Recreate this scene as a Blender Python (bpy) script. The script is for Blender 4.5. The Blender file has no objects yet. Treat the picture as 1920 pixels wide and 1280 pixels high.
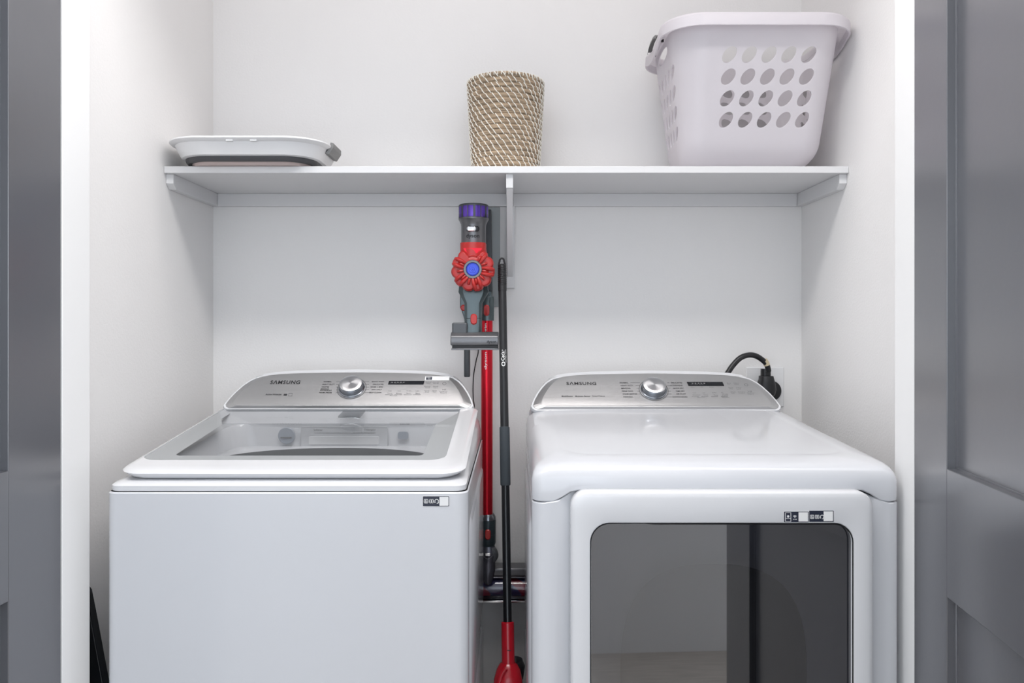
import bpy, math, random
from mathutils import Vector, Matrix
from mathutils.geometry import delaunay_2d_cdt
random.seed(7)
S = bpy.context.scene
COL = S.collection
PI = math.pi

# ------------------------------------------------------------------ camera
F = 1464.0          # focal length in pixels of the 1920 px frame
CX, CY = 963.6, 608.0
CAMD = 2.30         # distance camera - back wall (back wall at y = 0)
CAMZ = 1.25
cam_d = bpy.data.cameras.new('camera'); cam = bpy.data.objects.new('camera', cam_d)
COL.objects.link(cam); S.camera = cam
cam.location = (0, -CAMD, CAMZ); cam.rotation_euler = (PI/2, 0, 0)
cam_d.sensor_width = 36; cam_d.lens = F/1920*36
cam_d.shift_x = (960-CX)/1920; cam_d.shift_y = (CY-640)/1920
cam_d.clip_start = 0.05

# ------------------------------------------------------------------ world, lights, exposure
S.view_settings.view_transform = 'Standard'; S.view_settings.look = 'None'
S.view_settings.gamma = 1; S.view_settings.use_curve_mapping = False
S.view_settings.exposure = 0.15
w = bpy.data.worlds.new('world'); S.world = w; w.use_nodes = True
bg = w.node_tree.nodes['Background']; bg.inputs[0].default_value = (0.93, 0.96, 1.0, 1); bg.inputs[1].default_value = 1.15

def area(name, loc, rot, sx, sy, power, colr):
    l = bpy.data.lights.new(name, 'AREA'); l.shape = 'RECTANGLE'; l.size = sx; l.size_y = sy
    l.energy = power; l.color = colr
    o = bpy.data.objects.new(name, l); COL.objects.link(o); o.location = loc; o.rotation_euler = rot
    return o
area('hall_ceiling_light', (0, -1.32, 2.92), (0, 0, 0), 1.8, 0.4, 33, (1.0, 0.975, 0.955))
area('closet_ceiling_light', (0, -0.60, 2.9), (0, 0, 0), 1.2, 0.3, 4.0, (1.0, 0.93, 0.905))
area('rear_fill', (0, -4.5, 1.45), (math.radians(90), 0, 0), 3.6, 2.2, 34, (0.78, 0.89, 1.0))  # broad cool fill added behind the camera, no window stands there
area('side_fill_left', (-2.7, -2.6, 1.5), (math.radians(90), 0, math.radians(-90)), 1.8, 2.2, 38, (0.88, 0.94, 1.0))  # unseen fill added at the left to lift the right wall
area('side_fill_right', (2.7, -2.6, 1.5), (math.radians(90), 0, math.radians(90)), 1.8, 2.2, 62, (0.88, 0.94, 1.0))  # stronger fill, added on the right to brighten left wall and washer

# ------------------------------------------------------------------ materials
def new_mat(name):
    m = bpy.data.materials.new(name); m.use_nodes = True
    nt = m.node_tree; b = nt.nodes['Principled BSDF']
    return m, nt, b
def mat(name, col, rough=0.5, metal=0.0, bump=0.0, bscale=200, coat=0.0, spec=0.5, stretch=None, var=0.0, vscale=30):
    m, nt, b = new_mat(name)
    b.inputs['Base Color'].default_value = (*col, 1); b.inputs['Roughness'].default_value = rough
    b.inputs['Metallic'].default_value = metal; b.inputs['Coat Weight'].default_value = coat
    b.inputs['Specular IOR Level'].default_value = spec
    if bump or var:
        tc = nt.nodes.new('ShaderNodeTexCoord'); mp = nt.nodes.new('ShaderNodeMapping')
        nt.links.new(tc.outputs['Object'], mp.inputs[0])
        if stretch: mp.inputs['Scale'].default_value = stretch
    if bump:
        n = nt.nodes.new('ShaderNodeTexNoise'); n.inputs['Scale'].default_value = bscale; n.inputs['Detail'].default_value = 3
        bp = nt.nodes.new('ShaderNodeBump'); bp.inputs['Strength'].default_value = bump; bp.inputs['Distance'].default_value = 0.002
        nt.links.new(mp.outputs[0], n.inputs['Vector']); nt.links.new(n.outputs[0], bp.inputs['Height'])
        nt.links.new(bp.outputs[0], b.inputs['Normal'])
    if var:
        n2 = nt.nodes.new('ShaderNodeTexNoise'); n2.inputs['Scale'].default_value = vscale; n2.inputs['Detail'].default_value = 4
        nt.links.new(mp.outputs[0], n2.inputs['Vector'])
        cr = nt.nodes.new('ShaderNodeValToRGB')
        cr.color_ramp.elements[0].position = 0.3; cr.color_ramp.elements[1].position = 0.7
        cr.color_ramp.elements[0].color = (*[c*(1-var) for c in col], 1)
        cr.color_ramp.elements[1].color = (*[min(1, c*(1+var)) for c in col], 1)
        nt.links.new(n2.outputs[0], cr.inputs[0]); nt.links.new(cr.outputs[0], b.inputs['Base Color'])
    return m
M = {}
M['wall'] = mat('wall_paint', (0.83, 0.82, 0.815), 0.6, bump=0.25, bscale=170)
M['trim'] = mat('trim_paint', (0.82, 0.82, 0.82), 0.4)
M['shelf'] = mat('shelf_paint', (0.70, 0.70, 0.71), 0.42)
M['ceil'] = mat('ceiling_paint', (0.85, 0.84, 0.83), 0.7)
M['floor'] = mat('floor_wood', (0.36, 0.33, 0.305), 0.4, var=0.15, vscale=8, stretch=(1, 12, 1))
M['door'] = mat('door_charcoal_paint', (0.07, 0.072, 0.084), 0.30, bump=0.04, bscale=60, spec=0.6, coat=1.0)
M['enamel'] = mat('white_enamel', (0.60, 0.61, 0.64), 0.22, coat=0.4)
M['enamel_plastic'] = mat('white_gloss_plastic', (0.66, 0.665, 0.685), 0.2, coat=0.3)
M['plastic_white'] = mat('white_plastic', (0.78, 0.78, 0.79), 0.4)
M['seam'] = mat('dark_seam', (0.10, 0.10, 0.11), 0.6)
M['brushed'] = mat('brushed_silver', (0.50, 0.50, 0.505), 0.34, metal=0.85, bump=0.10, bscale=90, stretch=(0.6, 20, 20))
M['chrome'] = mat('polished_metal', (0.72, 0.72, 0.73), 0.16, metal=1.0)
M['dark_chrome'] = mat('smoked_metal', (0.30, 0.32, 0.35), 0.22, metal=1.0)
M['ink'] = mat('black_print', (0.015, 0.015, 0.018), 0.5)
M['ink_grey'] = mat('grey_print', (0.16, 0.16, 0.165), 0.5)
M['ink_white'] = mat('white_print', (0.85, 0.85, 0.85), 0.5)
M['navy'] = mat('sticker_navy', (0.012, 0.016, 0.035), 0.35)
M['paper'] = mat('sticker_white', (0.78, 0.78, 0.78), 0.5)
M['display'] = mat('display_black', (0.012, 0.013, 0.016), 0.12)
M['tub'] = mat('washer_tub_steel', (0.13, 0.135, 0.14), 0.5)
M['frit'] = mat('glass_border_grey', (0.52, 0.53, 0.535), 0.3)
M['cap_grey'] = mat('grey_cap', (0.36, 0.39, 0.44), 0.4)
M['black_rubber'] = mat('black_rubber', (0.012, 0.012, 0.014), 0.38)
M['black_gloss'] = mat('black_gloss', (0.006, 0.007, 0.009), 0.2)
M['foam'] = mat('charcoal_foam', (0.045, 0.055, 0.065), 0.75)
M['gun'] = mat('gunmetal_plastic', (0.15, 0.15, 0.158), 0.3, metal=0.55)
M['gun_dark'] = mat('dark_grey_plastic', (0.075, 0.08, 0.088), 0.38, metal=0.2)
M['teal'] = mat('teal_grey_plastic', (0.085, 0.108, 0.115), 0.26, metal=0.5)
M['plate'] = mat('strip_grey', (0.36, 0.39, 0.40), 0.5)  # even grey of the strip behind the vacuum
M['red'] = mat('red_plastic', (0.45, 0.022, 0.020), 0.33)
M['redmetal'] = mat('red_anodised', (0.60, 0.014, 0.03), 0.3, metal=0.75)
M['redmop'] = mat('glossy_red_plastic', (0.50, 0.008, 0.02), 0.16)
M['purple'] = mat('purple_filter', (0.13, 0.06, 0.45), 0.25, metal=0.4)
M['blue'] = mat('blue_lens', (0.03, 0.06, 0.48), 0.12, metal=0.3)
M['basin_grey'] = mat('charcoal_silicone', (0.06, 0.06, 0.065), 0.5)
M['basin_pink'] = mat('blush_silicone', (0.52, 0.42, 0.40), 0.5)
M['handle_grey'] = mat('grey_handle', (0.20, 0.20, 0.20), 0.5)
M['raffia'] = mat('raffia', (0.33, 0.245, 0.165), 0.75, bump=0.9, bscale=60, stretch=(1, 1, 14), var=0.55, vscale=22)
M['stitch'] = mat('white_stitch', (0.80, 0.78, 0.72), 0.6)
M['tag'] = mat('cream_tag', (0.62, 0.53, 0.36), 0.5)
M['surround'] = mat('dark_door_lining', (0.10, 0.10, 0.112), 0.35)
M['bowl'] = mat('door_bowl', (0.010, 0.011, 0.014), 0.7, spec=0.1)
M['hall_white'] = mat('hall_wall_paint', (0.76, 0.765, 0.78), 0.6)

def translucent_mat(name, col, fac=0.35):
    m, nt, b = new_mat(name)
    b.inputs['Base Color'].default_value = (*col, 1); b.inputs['Roughness'].default_value = 0.38
    tr = nt.nodes.new('ShaderNodeBsdfTranslucent'); tr.inputs[0].default_value = (*col, 1)
    mx = nt.nodes.new('ShaderNodeMixShader'); mx.inputs[0].default_value = fac
    out = nt.nodes['Material Output']
    nt.links.new(b.outputs[0], mx.inputs[1]); nt.links.new(tr.outputs[0], mx.inputs[2]); nt.links.new(mx.outputs[0], out.inputs[0])
    return m
M['basket'] = translucent_mat('frosted_white_plastic', (0.88, 0.855, 0.885), 0.45)
def pane_mat(name, tint, refl, rough=0.02):
    m, nt, b = new_mat(name); nt.nodes.remove(b)
    t = nt.nodes.new('ShaderNodeBsdfTransparent'); t.inputs[0].default_value = (*tint, 1)
    g = nt.nodes.new('ShaderNodeBsdfGlossy'); g.inputs['Roughness'].default_value = rough
    fr = nt.nodes.new('ShaderNodeLayerWeight'); fr.inputs[0].default_value = 0.35
    mr = nt.nodes.new('ShaderNodeMapRange'); mr.inputs['To Min'].default_value = refl; mr.inputs['To Max'].default_value = min(1, refl+0.5)
    nt.links.new(fr.outputs['Fresnel'], mr.inputs['Value'])
    mx = nt.nodes.new('ShaderNodeMixShader'); nt.links.new(mr.outputs[0], mx.inputs[0])
    nt.links.new(t.outputs[0], mx.inputs[1]); nt.links.new(g.outputs[0], mx.inputs[2])
    nt.links.new(mx.outputs[0], nt.nodes['Material Output'].inputs[0])
    return m
M['lidglass'] = pane_mat('lid_glass', (0.86, 0.87, 0.88), 0.02)
M['doorglass'] = pane_mat('smoked_door_glass', (0.40, 0.41, 0.45), 0.21)
M['latch'] = pane_mat('latch_clear_plastic', (0.88, 0.885, 0.89), 0.03, 0.08)
M['neck'] = mat('dark_metallic_plastic', (0.12, 0.12, 0.145), 0.25, metal=0.6)
M['cuff'] = mat('blue_black_plastic', (0.05, 0.07, 0.082), 0.3, metal=0.4)
M['clear'] = pane_mat('clear_plastic', (0.80, 0.80, 0.84), 0.05, 0.1)

# ------------------------------------------------------------------ helpers
def tag(o, label=None, cat=None, group=None, kind=None):
    if label: o['label'] = label
    if cat: o['category'] = cat
    if group: o['group'] = group
    if kind: o['kind'] = kind
    return o
def empty(name, loc, label, cat, rz=0):
    o = bpy.data.objects.new(name, None); COL.objects.link(o); o.location = loc; o.rotation_euler = (0, 0, rz)
    o.empty_display_size = 0.05
    return tag(o, label, cat)
def origin_of(p):
    v = Vector((0, 0, 0))
    while p is not None:
        v += Vector(p.location); p = p.parent
    return v
class MB:
    def __init__(s): s.v = []; s.f = []; s.mi = []; s.cur = 0
    def add(s, verts, faces, mtx=None):
        b = len(s.v)
        for p in verts:
            p = Vector(p)
            s.v.append(mtx @ p if mtx else p)
        for f in faces: s.f.append([b+i for i in f]); s.mi.append(s.cur)
        return s
    def box(s, x0, x1, y0, y1, z0, z1, mtx=None):
        v = [(x, y, z) for z in (z0, z1) for y in (y0, y1) for x in (x0, x1)]
        return s.add(v, [(0,2,3,1),(4,5,7,6),(0,1,5,4),(2,6,7,3),(0,4,6,2),(1,3,7,5)], mtx)
    def loft(s, rings, cap0=True, cap1=True, close=True, mtx=None):
        n = len(rings[0]); v = [p for r in rings for p in r]; f = []
        for i in range(len(rings)-1):
            for j in range(n if close else n-1):
                k = (j+1) % n
                f.append((i*n+j, i*n+k, (i+1)*n+k, (i+1)*n+j))
        if cap0: f.append(tuple(reversed(range(n))))
        if cap1: f.append(tuple(range((len(rings)-1)*n, len(rings)*n)))
        return s.add(v, f, mtx)
    def tube(s, pts, r, n=12, caps=True):
        pts = [Vector(p) for p in pts]; rr_ = r if isinstance(r, (list, tuple)) else [r]*len(pts)
        rings = []; up = None
        for i, p in enumerate(pts):
            d = (pts[min(i+1, len(pts)-1)] - pts[max(i-1, 0)]).normalized()
            if up is None:
                up = d.orthogonal().normalized()
            up = (up - d*up.dot(d)).normalized(); sd = d.cross(up)
            rings.append([p + (up*math.cos(a)+sd*math.sin(a))*rr_[i] for a in [2*PI*k/n for k in range(n)]])
        return s.loft(rings, caps, caps)
    def lathe(s, prof, n=48, mtx=None, c0=True, c1=True):
        rings = [[(r*math.cos(2*PI*k/n), r*math.sin(2*PI*k/n), z) for k in range(n)] for r, z in prof]
        return s.loft(rings, c0, c1, mtx=mtx)
    def build(s, name, m, parent=None, sharp=35, bevel=0, bseg=2, smooth=True, loc=None):
        me = bpy.data.meshes.new(name)
        o = origin_of(parent) if parent else (Vector(loc) if loc else Vector((0, 0, 0)))
        me.from_pydata([tuple(v-o) for v in s.v], [], s.f)
        ms = m if isinstance(m, (list, tuple)) else [m]
        for q in ms: me.materials.append(M[q])
        if len(ms) > 1:
            for p, i in zip(me.polygons, s.mi): p.material_index = i
        me.validate()
        import bmesh
        bm = bmesh.new(); bm.from_mesh(me); bmesh.ops.recalc_face_normals(bm, faces=bm.faces); bm.to_mesh(me); bm.free()
        if smooth:
            for p in me.polygons: p.use_smooth = True
            me.set_sharp_from_angle(angle=math.radians(sharp))
        ob = bpy.data.objects.new(name, me); COL.objects.link(ob)
        if parent: ob.parent = parent
        elif loc: ob.location = loc
        if bevel:
            md = ob.modifiers.new('bevel', 'BEVEL'); md.width = bevel; md.segments = bseg; md.limit_method = 'ANGLE'
            md.harden_normals = False
        return ob
def rr(x0, x1, y0, y1, r, nc=7, ne=6):
    """rounded rectangle outline, r = one radius or (front-left, front-right, back-right, back-left); front = y0"""
    if not isinstance(r, (list, tuple)): r = (r,)*4
    cs = [(x0+r[0], y0+r[0], r[0], PI), (x1-r[1], y0+r[1], r[1], 1.5*PI), (x1-r[2], y1-r[2], r[2], 0), (x0+r[3], y1-r[3], r[3], 0.5*PI)]
    out = []
    for i, (cx, cy, q, a0) in enumerate(cs):
        for k in range(nc+1):
            a = a0 + (PI/2)*k/nc
            out.append((cx+q*math.cos(a), cy+q*math.sin(a)))
        nx = cs[(i+1) % 4]; a1 = nx[3]
        p = out[-1]; e = (nx[0]+nx[2]*math.cos(a1), nx[1]+nx[2]*math.sin(a1))
        for k in range(1, ne):
            t = k/ne; out.append((p[0]+(e[0]-p[0])*t, p[1]+(e[1]-p[1])*t))
    return out
def Y(D): return D-CAMD
def P(px, py, D): return Vector(((px-CX)*D/F, D-CAMD, CAMZ-(py-CY)*D/F))
_fc = {}
def text_geo(s, bold=0.0):
    key = (s, bold)
    if key in _fc: return _fc[key]
    c = bpy.data.curves.new('t', 'FONT'); c.body = s; c.size = 1; c.offset = bold if bold < 0.035 else 0.022; c.resolution_u = 3; c.space_character = 1.12 if bold >= 0.035 else 1.0
    o = bpy.data.objects.new('t', c); COL.objects.link(o)
    bpy.context.view_layer.update()
    dg = bpy.context.evaluated_depsgraph_get()
    me = bpy.data.meshes.new_from_object(o.evaluated_get(dg))
    vs = [Vector(v.co) for v in me.vertices]; fs = [tuple(p.vertices) for p in me.polygons]
    bpy.data.objects.remove(o); bpy.data.meshes.remove(me)
    x0 = min(v.x for v in vs); x1 = max(v.x for v in vs); y0 = min(v.y for v in vs); y1 = max(v.y for v in vs)
    vs = [Vector(((v.x-x0)/(x1-x0), (v.y-y0)/(y1-y0), 0)) for v in vs]
    _fc[key] = (vs, fs); return _fc[key]
class Frame:
    """a plane in the place: origin O, right U, up V"""
    def __init__(s, O, U, V):
        s.O = Vector(O); s.U = Vector(U).normalized(); s.V = Vector(V).normalized(); s.N = s.U.cross(s.V)
    def at(s, u, v, h=0): return s.O+s.U*u+s.V*v+s.N*h
    def mtx(s, u=0, v=0, h=0, rot=0):
        p = s.at(u, v, h); c, n = math.cos(rot), math.sin(rot)
        A = s.U*c+s.V*n; B = s.V*c-s.U*n
        return Matrix(((A.x, B.x, s.N.x, p.x), (A.y, B.y, s.N.y, p.y), (A.z, B.z, s.N.z, p.z), (0, 0, 0, 1)))
    def px(s, px, py):
        """u,v on this plane of what the measuring photo shows at a pixel"""
        c = Vector((0, -CAMD, CAMZ)); d = Vector(((px-CX)/F, 1, -(py-CY)/F))
        t = (s.O-c).dot(s.N)/d.dot(s.N); q = c+d*t-s.O
        return q.dot(s.U), q.dot(s.V)
    def text(s, mb, st, u0, v0, wd, ht, h=0.0006, rot=0, bold=0.0):
        vs, fs = text_geo(st, bold)
        m = s.mtx(u0, v0, h, rot) @ Matrix.Diagonal((wd, ht, 1, 1)); mb.add(vs, fs, m)
    def label(s, name, m, parent, st, x0, yb, x1, yt, h=0.0006, bold=0.0):
        k = MB(); s.textpx(k, st, x0, yb, x1, yt, h, bold); return k.build(name, m, parent, smooth=False)
    def mark(s, name, m, parent, x0, y0, x1, y1):
        k = MB(); s.rectpx(k, x0, y0, x1, y1); return k.build(name, m, parent, smooth=False)
    def textpx(s, mb, st, x0, yb, x1, yt, h=0.0006, bold=0.0):
        ym = (yb+yt)/2
        a = s.px(x0, ym); b = s.px(x1, ym); c = s.px((x0+x1)/2, yb); d = s.px((x0+x1)/2, yt)
        s.text(mb, st, a[0], c[1], b[0]-a[0], d[1]-c[1], h, 0, bold)
    def rect(s, mb, u0, u1, v0, v1, h0, h1, r=0.0):
        if r > 0:
            o = rr(u0, u1, v0, v1, r, 5, 1)
            mb.loft([[s.at(a, b, h0) for a, b in o], [s.at(a, b, h1) for a, b in o]])
        else:
            mb.loft([[s.at(a, b, h) for a, b in ((u0, v0), (u1, v0), (u1, v1), (u0, v1))] for h in (h0, h1)])
    def rectpx(s, mb, x0, y0, x1, y1, h0=0.0, h1=0.0006, r=0.0):
        ym = (y0+y1)/2; a = s.px(x0, ym); b = s.px(x1, ym); c = s.px((x0+x1)/2, y1); d = s.px((x0+x1)/2, y0)
        s.rect(mb, a[0], b[0], c[1], d[1], h0, h1, r)

# ------------------------------------------------------------------ the room
XL, XR = -0.8855, 0.8474
ZC = 3.0
def struct(name, mb, m, **k): o = mb.build(name, m, **k); o['kind'] = 'structure'; return o
struct('floor', MB().box(-3, 3, -4.6, 0.1, -0.05, 0), 'floor', smooth=False)
struct('ceiling', MB().box(-3, 3, -4.6, 0.1, ZC, ZC+0.05), 'ceil', smooth=False)
struct('wall_back', MB().box(XL-0.1, XR+0.1, 0, 0.1, 0, ZC), 'wall', smooth=False)
struct('wall_left', MB().box(XL-0.1, XL, -0.801, 0, 0, ZC), 'wall', smooth=False)
struct('wall_right', MB().box(XR, XR+0.1, -0.801, 0, 0, ZC), 'wall', smooth=False)
JL, JR = -0.8147, 0.7315
struct('wall_front_left', MB().box(-3, JL-0.018, Y(1.415), -0.801, 0, ZC), 'wall', smooth=False)
struct('wall_front_right', MB().box(JR+0.018, 3, Y(1.435), -0.801, 0, ZC), 'wall', smooth=False)
struct('wall_front_top', MB().box(JL-0.018, JR+0.018, Y(1.415), -0.801, 2.46, ZC), 'wall', smooth=False)
struct('trim_1', MB().box(JL-0.018, JL, Y(1.409), Y(1.50), 0, 2.46), 'trim', bevel=0.001)
struct('trim_2', MB().box(JR, JR+0.018, Y(1.428), Y(1.50), 0, 2.46), 'trim', bevel=0.001)
struct('wall_hall_pier', MB().box(0.38, 1.10, -2.52, -2.42, 0, ZC), 'hall_white', smooth=False)
struct('wall_hall', MB().box(-3, 3, -4.65, -4.6, 0, ZC), 'hall_white', smooth=False)
# opened doors: shaker panels on both faces
def door(name, hinge, ang, w_, side):
    # local frame: u from the hinge towards the room, v up, n out of the visible (inner) face
    U = Vector((math.sin(ang), -math.cos(ang), 0)); V = Vector((0, 0, 1))
    fr = Frame(hinge, -U if side < 0 else U, V)
    sg = -1 if side < 0 else 1
    def R(mb, u0, u1, v0, v1, h0, h1):
        a, b = sorted((u0*sg, u1*sg)); fr.rect(mb, a, b, v0, v1, h0, h1)
    st, th = 0.137, 0.038
    mb = MB(); zt = 2.44
    pan = [(0.02, 0.20, 0), (0.80, 1.012, 0), (2.31, zt, 0)]
    R(mb, 0, st, 0.02, zt, -th, 0); R(mb, w_-st, w_, 0.02, zt, -th, 0)
    for a, b, _ in pan: R(mb, st, w_-st, a, b, -th, 0)
    d = mb.build(name, 'door', bevel=0.0012, loc=tuple(hinge)); d['kind'] = 'structure'
    for a, b in ((0.20, 0.80), (1.012, 2.31)):
        p = MB(); R(p, st-0.002, w_-st+0.002, a-0.002, b+0.002, -th+0.014, -0.016); p.build('panel', 'door', d, bevel=0.0)
        q = MB()
        for k in (0.0,):     # small bead where the frame meets the panel
            o0, i0, hh = k-0.001, 0.0035, -0.0130
            R(q, st+o0, st+i0, a+o0, b-o0, -0.018, hh); R(q, w_-st-i0, w_-st-o0, a+o0, b-o0, -0.018, hh)
            R(q, st+i0, w_-st-i0, a+o0, a+i0, -0.018, hh); R(q, st+i0, w_-st-i0, b-i0, b-o0, -0.018, hh)
        q.build('moulding', 'door', d, bevel=0.0006)
    return d
door('door_1', Vector((JL-0.0005, Y(1.405), 0)), -0.042, 0.765, -1)
door('door_2', Vector((JR-0.001, Y(1.425), 0)), -0.118, 0.765, 1)

# ------------------------------------------------------------------ shelf with its cleats and bracket
ZS = 1.650; ZU = 1.6325; YS = Y(1.974)
shelf = empty('wall_shelf', (0, YS/2, ZS), 'long white painted shelf board spanning the closet above both machines', 'shelf')
MB().box(XL+0.0005, XR-0.0005, YS, -0.0005, ZU, ZS).build('board', 'shelf', shelf, bevel=0.0012)
for sx in (-1, 1):
    xw = XL+0.0005 if sx < 0 else XR-0.0005; xi = xw - sx*0.019
    prof = [(YS+0.012, ZU-0.0003), (-0.0005, ZU-0.0003), (-0.0005, ZU-0.037), (YS+0.030, ZU-0.037), (YS+0.012, ZU-0.024)]
    MB().loft([[(x, a, b) for a, b in prof] for x in (xw, xi)]).build('side_cleat', 'shelf', shelf, bevel=0.0008, smooth=False)
MB().box(XL+0.02, -0.0203, -0.0185, -0.0005, ZU-0.037, ZU-0.0003).build('back_cleat', 'shelf', shelf, bevel=0.0008, smooth=False)
MB().box(-0.0017, XR-0.02, -0.0185, -0.0005, ZU-0.037, ZU-0.0003).build('back_cleat', 'shelf', shelf, bevel=0.0008, smooth=False)
bx0, bx1 = -0.0200, -0.0020
br = MB().box(bx0, bx1, YS+0.010, -0.0005, ZU-0.036, ZU-0.0003).build('bracket', 'shelf', shelf, bevel=0.001, smooth=False)
MB().box(bx0-0.001, bx1+0.004, -0.019, -0.0003, 1.356, ZU-0.0365).build('bracket_leg', 'shelf', br, bevel=0.001, smooth=False)
zt, zb = ZU-0.0365, 1.388
bp = [(YS+0.012, zt), (YS+0.045, zt), (-0.0195, zb+0.030), (-0.0195, zb)]
MB().loft([[(x, a, b) for a, b in bp] for x in (bx0+0.001, bx1-0.001)]).build('bracket_brace', 'shelf', br, bevel=0.001, smooth=False)

# ------------------------------------------------------------------ machines: shared console
LF = math.hypot(0.10, 0.085)
def console(root, xc, zb, wash):
    U = Vector((1, 0, 0)); V = Vector((0, 0.10, 0.085))
    fr = Frame((xc, Y(2.03), zb), U, V)
    half = [(0.309, 0.0), (0.318, 0.006), (0.3215, 0.014), (0.316, 0.034), (0.306, 0.058), (0.294, 0.080), (0.282, 0.097),
            (0.266, 0.111), (0.245, 0.1195), (0.215, 0.1245), (0.16, 0.1280), (0.08, 0.1300), (0.0, LF)]
    out = [(-x, t) for x, t in half] + [(x, t) for x, t in reversed(half[:-1])]
    out = out[::-1]     # counter-clockwise
    c0, c1 = 0.0, 0.06
    def grow(d, db=None):
        res = []
        for x, t in out:
            k = max(0.0, min(1.0, t/LF)); q = (abs(x)/0.32)
            dx = d*q*(1 if x > 0 else -1); dt = d*(2*k-1)*1.0 if db is None else (d*k - db*(1-k))
            res.append((x+dx, t+dt))
        return res
    # white housing behind the metal fascia
    hs = MB(); r0 = grow(0.0); r1 = grow(0.0045, 0.003); r2 = grow(0.0065, 0.004)
    rings = [[fr.at(x, t, 0.0) for x, t in r0], [fr.at(x, t, -0.0005) for x, t in r1], [fr.at(x, t, -0.006) for x, t in r2]]
    back = []
    for x, t in r2:
        k = max(0, t/LF); back.append(Vector((xc+x*1.02, Y(2.165), 0.95+k*(zb+0.075-0.95))))
    mid = [a.lerp(b, 0.35)+Vector((0, 0, 0.010*max(0, t/LF))) for a, b, (x, t) in zip(rings[-1], back, r2)]
    hs.loft(rings+[mid, back])
    hs.build('console_housing', 'enamel_plastic', root)
    def inset(ds, db, dt):
        res = []
        for x, t in out:
            k = max(0.0, min(1.0, t/LF))
            sx = 1-ds/0.32; res.append((x*sx, db+(t)*(1-(db+dt)/LF)))
        return res
    fp = MB()
    seq = [(inset(0, 0, 0), 0.0), (inset(0.0005, 0.0003, 0.0003), 0.0008), (inset(0.020, 0.0035, 0.004), 0.0070), (inset(0.022, 0.0045, 0.005), 0.0074)]
    fp.loft([[fr.at(x, t, h) for x, t in o] for o, h in seq])
    fp.build('control_panel', 'brushed', root, sharp=12)
    f2 = Frame(fr.at(0, 0, 0.0074), U, V)
    return f2
def knob(root, f2, u, v, ang):
    m = f2.mtx(u, v, 0.0)
    b = MB(); b.lathe([(0.0345, 0.0), (0.0345, 0.003), (0.0320, 0.0045), (0.0320, 0.006), (0.0312, 0.008), (0.0312, 0.0175), (0.0298, 0.0195), (0.0280, 0.0200)], 64, m)
    for k in range(4):
        a = ang + k*0.0
    kb = b.build('knob', 'dark_chrome', root, sharp=25)
    t = MB(); ap = []
    for r, h in ((0.0298, 0.0197), (0.0285, 0.0206), (0.020, 0.0212), (0.008, 0.0216), (0.0004, 0.0217)): ap.append((r, h))
    t.lathe(ap, 64, None, c0=False); tp = t.build('knob_face', 'spun', None, loc=None); tp.parent = kb
    tp.matrix_local = Matrix.Translation(-origin_of(kb)) @ m
    tp['label'] = 'spun silver face of the knob'
    g = MB(); mm = m
    g.add([Vector((math.cos(a)*r*1.0, math.sin(a)*r, 0.0010)) for a in [2*PI*k/64 for k in range(64)] for r in (0.0372, 0.0392)],
          [(2*k, 2*k+1, 2*((k+1) % 64)+1, 2*((k+1) % 64)) for k in range(64)], mm)
    g.build('dial_ring', 'ink_grey', root)
def spun_mat():
    m, nt, b = new_mat('spun_metal'); b.inputs['Metallic'].default_value = 1; b.inputs['Roughness'].default_value = 0.3
    b.inputs['Base Color'].default_value = (0.74, 0.74, 0.75, 1)
    b.inputs['Anisotropic'].default_value = 0.85; b.inputs['Roughness'].default_value = 0.28
    tg = nt.nodes.new('ShaderNodeTangent'); tg.direction_type = 'RADIAL'; tg.axis = 'Z'
    nt.links.new(tg.outputs[0], b.inputs['Tangent'])
    return m
M['spun'] = spun_mat()
M['door'].node_tree.nodes['Principled BSDF'].inputs['Coat IOR'].default_value = 1.8
M['door'].node_tree.nodes['Principled BSDF'].inputs['Coat Roughness'].default_value = 0.25
M['enamel'].node_tree.nodes['Principled BSDF'].inputs['Coat Roughness'].default_value = 0.08

def tiltring(x0, x1, y0, y1, r, z, tilt, yref, nc=8, ne=12):
    return [Vector((x, y, z+tilt*(y-yref))) for x, y in rr(x0, x1, y0, y1, r, nc, ne)]

def sticker_icons(fr, mb, u, v, s):
    """three small icons: certificate, open book, headset"""
    def ring(u0, u1, v0, v1, t):
        fr.rect(mb, u0, u1, v0, v0+t, 0.0009, 0.0012); fr.rect(mb, u0, u1, v1-t, v1, 0.0009, 0.0012)
        fr.rect(mb, u0, u0+t, v0, v1, 0.0009, 0.0012); fr.rect(mb, u1-t, u1, v0, v1, 0.0009, 0.0012)
    t = s*0.14
    ring(u, u+s, v, v+s, t); fr.rect(mb, u+s*.25, u+s*.75, v+s*.25, v+s*.38, 0.0009, 0.0012); fr.rect(mb, u+s*.3, u+s*.6, v+s*.5, v+s*.72, 0.0009, 0.0012)
    u2 = u+s*1.25
    ring(u2, u2+s*.52, v, v+s, t); ring(u2+s*.5, u2+s*1.02, v, v+s, t)
    u3 = u+s*2.5; c = (u3+s*.5, v+s*.5)
    n = 14; R0, R1 = s*.36, s*.52
    pts = [(c[0]+R*math.cos(a), c[1]+R*math.sin(a)) for a in [-0.5+ (PI+1.0)*k/n for k in range(n+1)] for R in (R0, R1)]
    mb.add([fr.at(a, b, 0.0012) for a, b in pts], [(2*k, 2*k+1, 2*k+3, 2*k+2) for k in range(n)])
    fr.rect(mb, u3-s*.04, u3+s*.22, v+s*.08, v+s*.45, 0.0009, 0.0012); fr.rect(mb, u3+s*.78, u3+s*1.04, v+s*.08, v+s*.45, 0.0009, 0.0012)
    fr.rect(mb, u3+s*.5, u3+s*.9, v-s*.05, v+s*.08, 0.0009, 0.0012)

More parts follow.
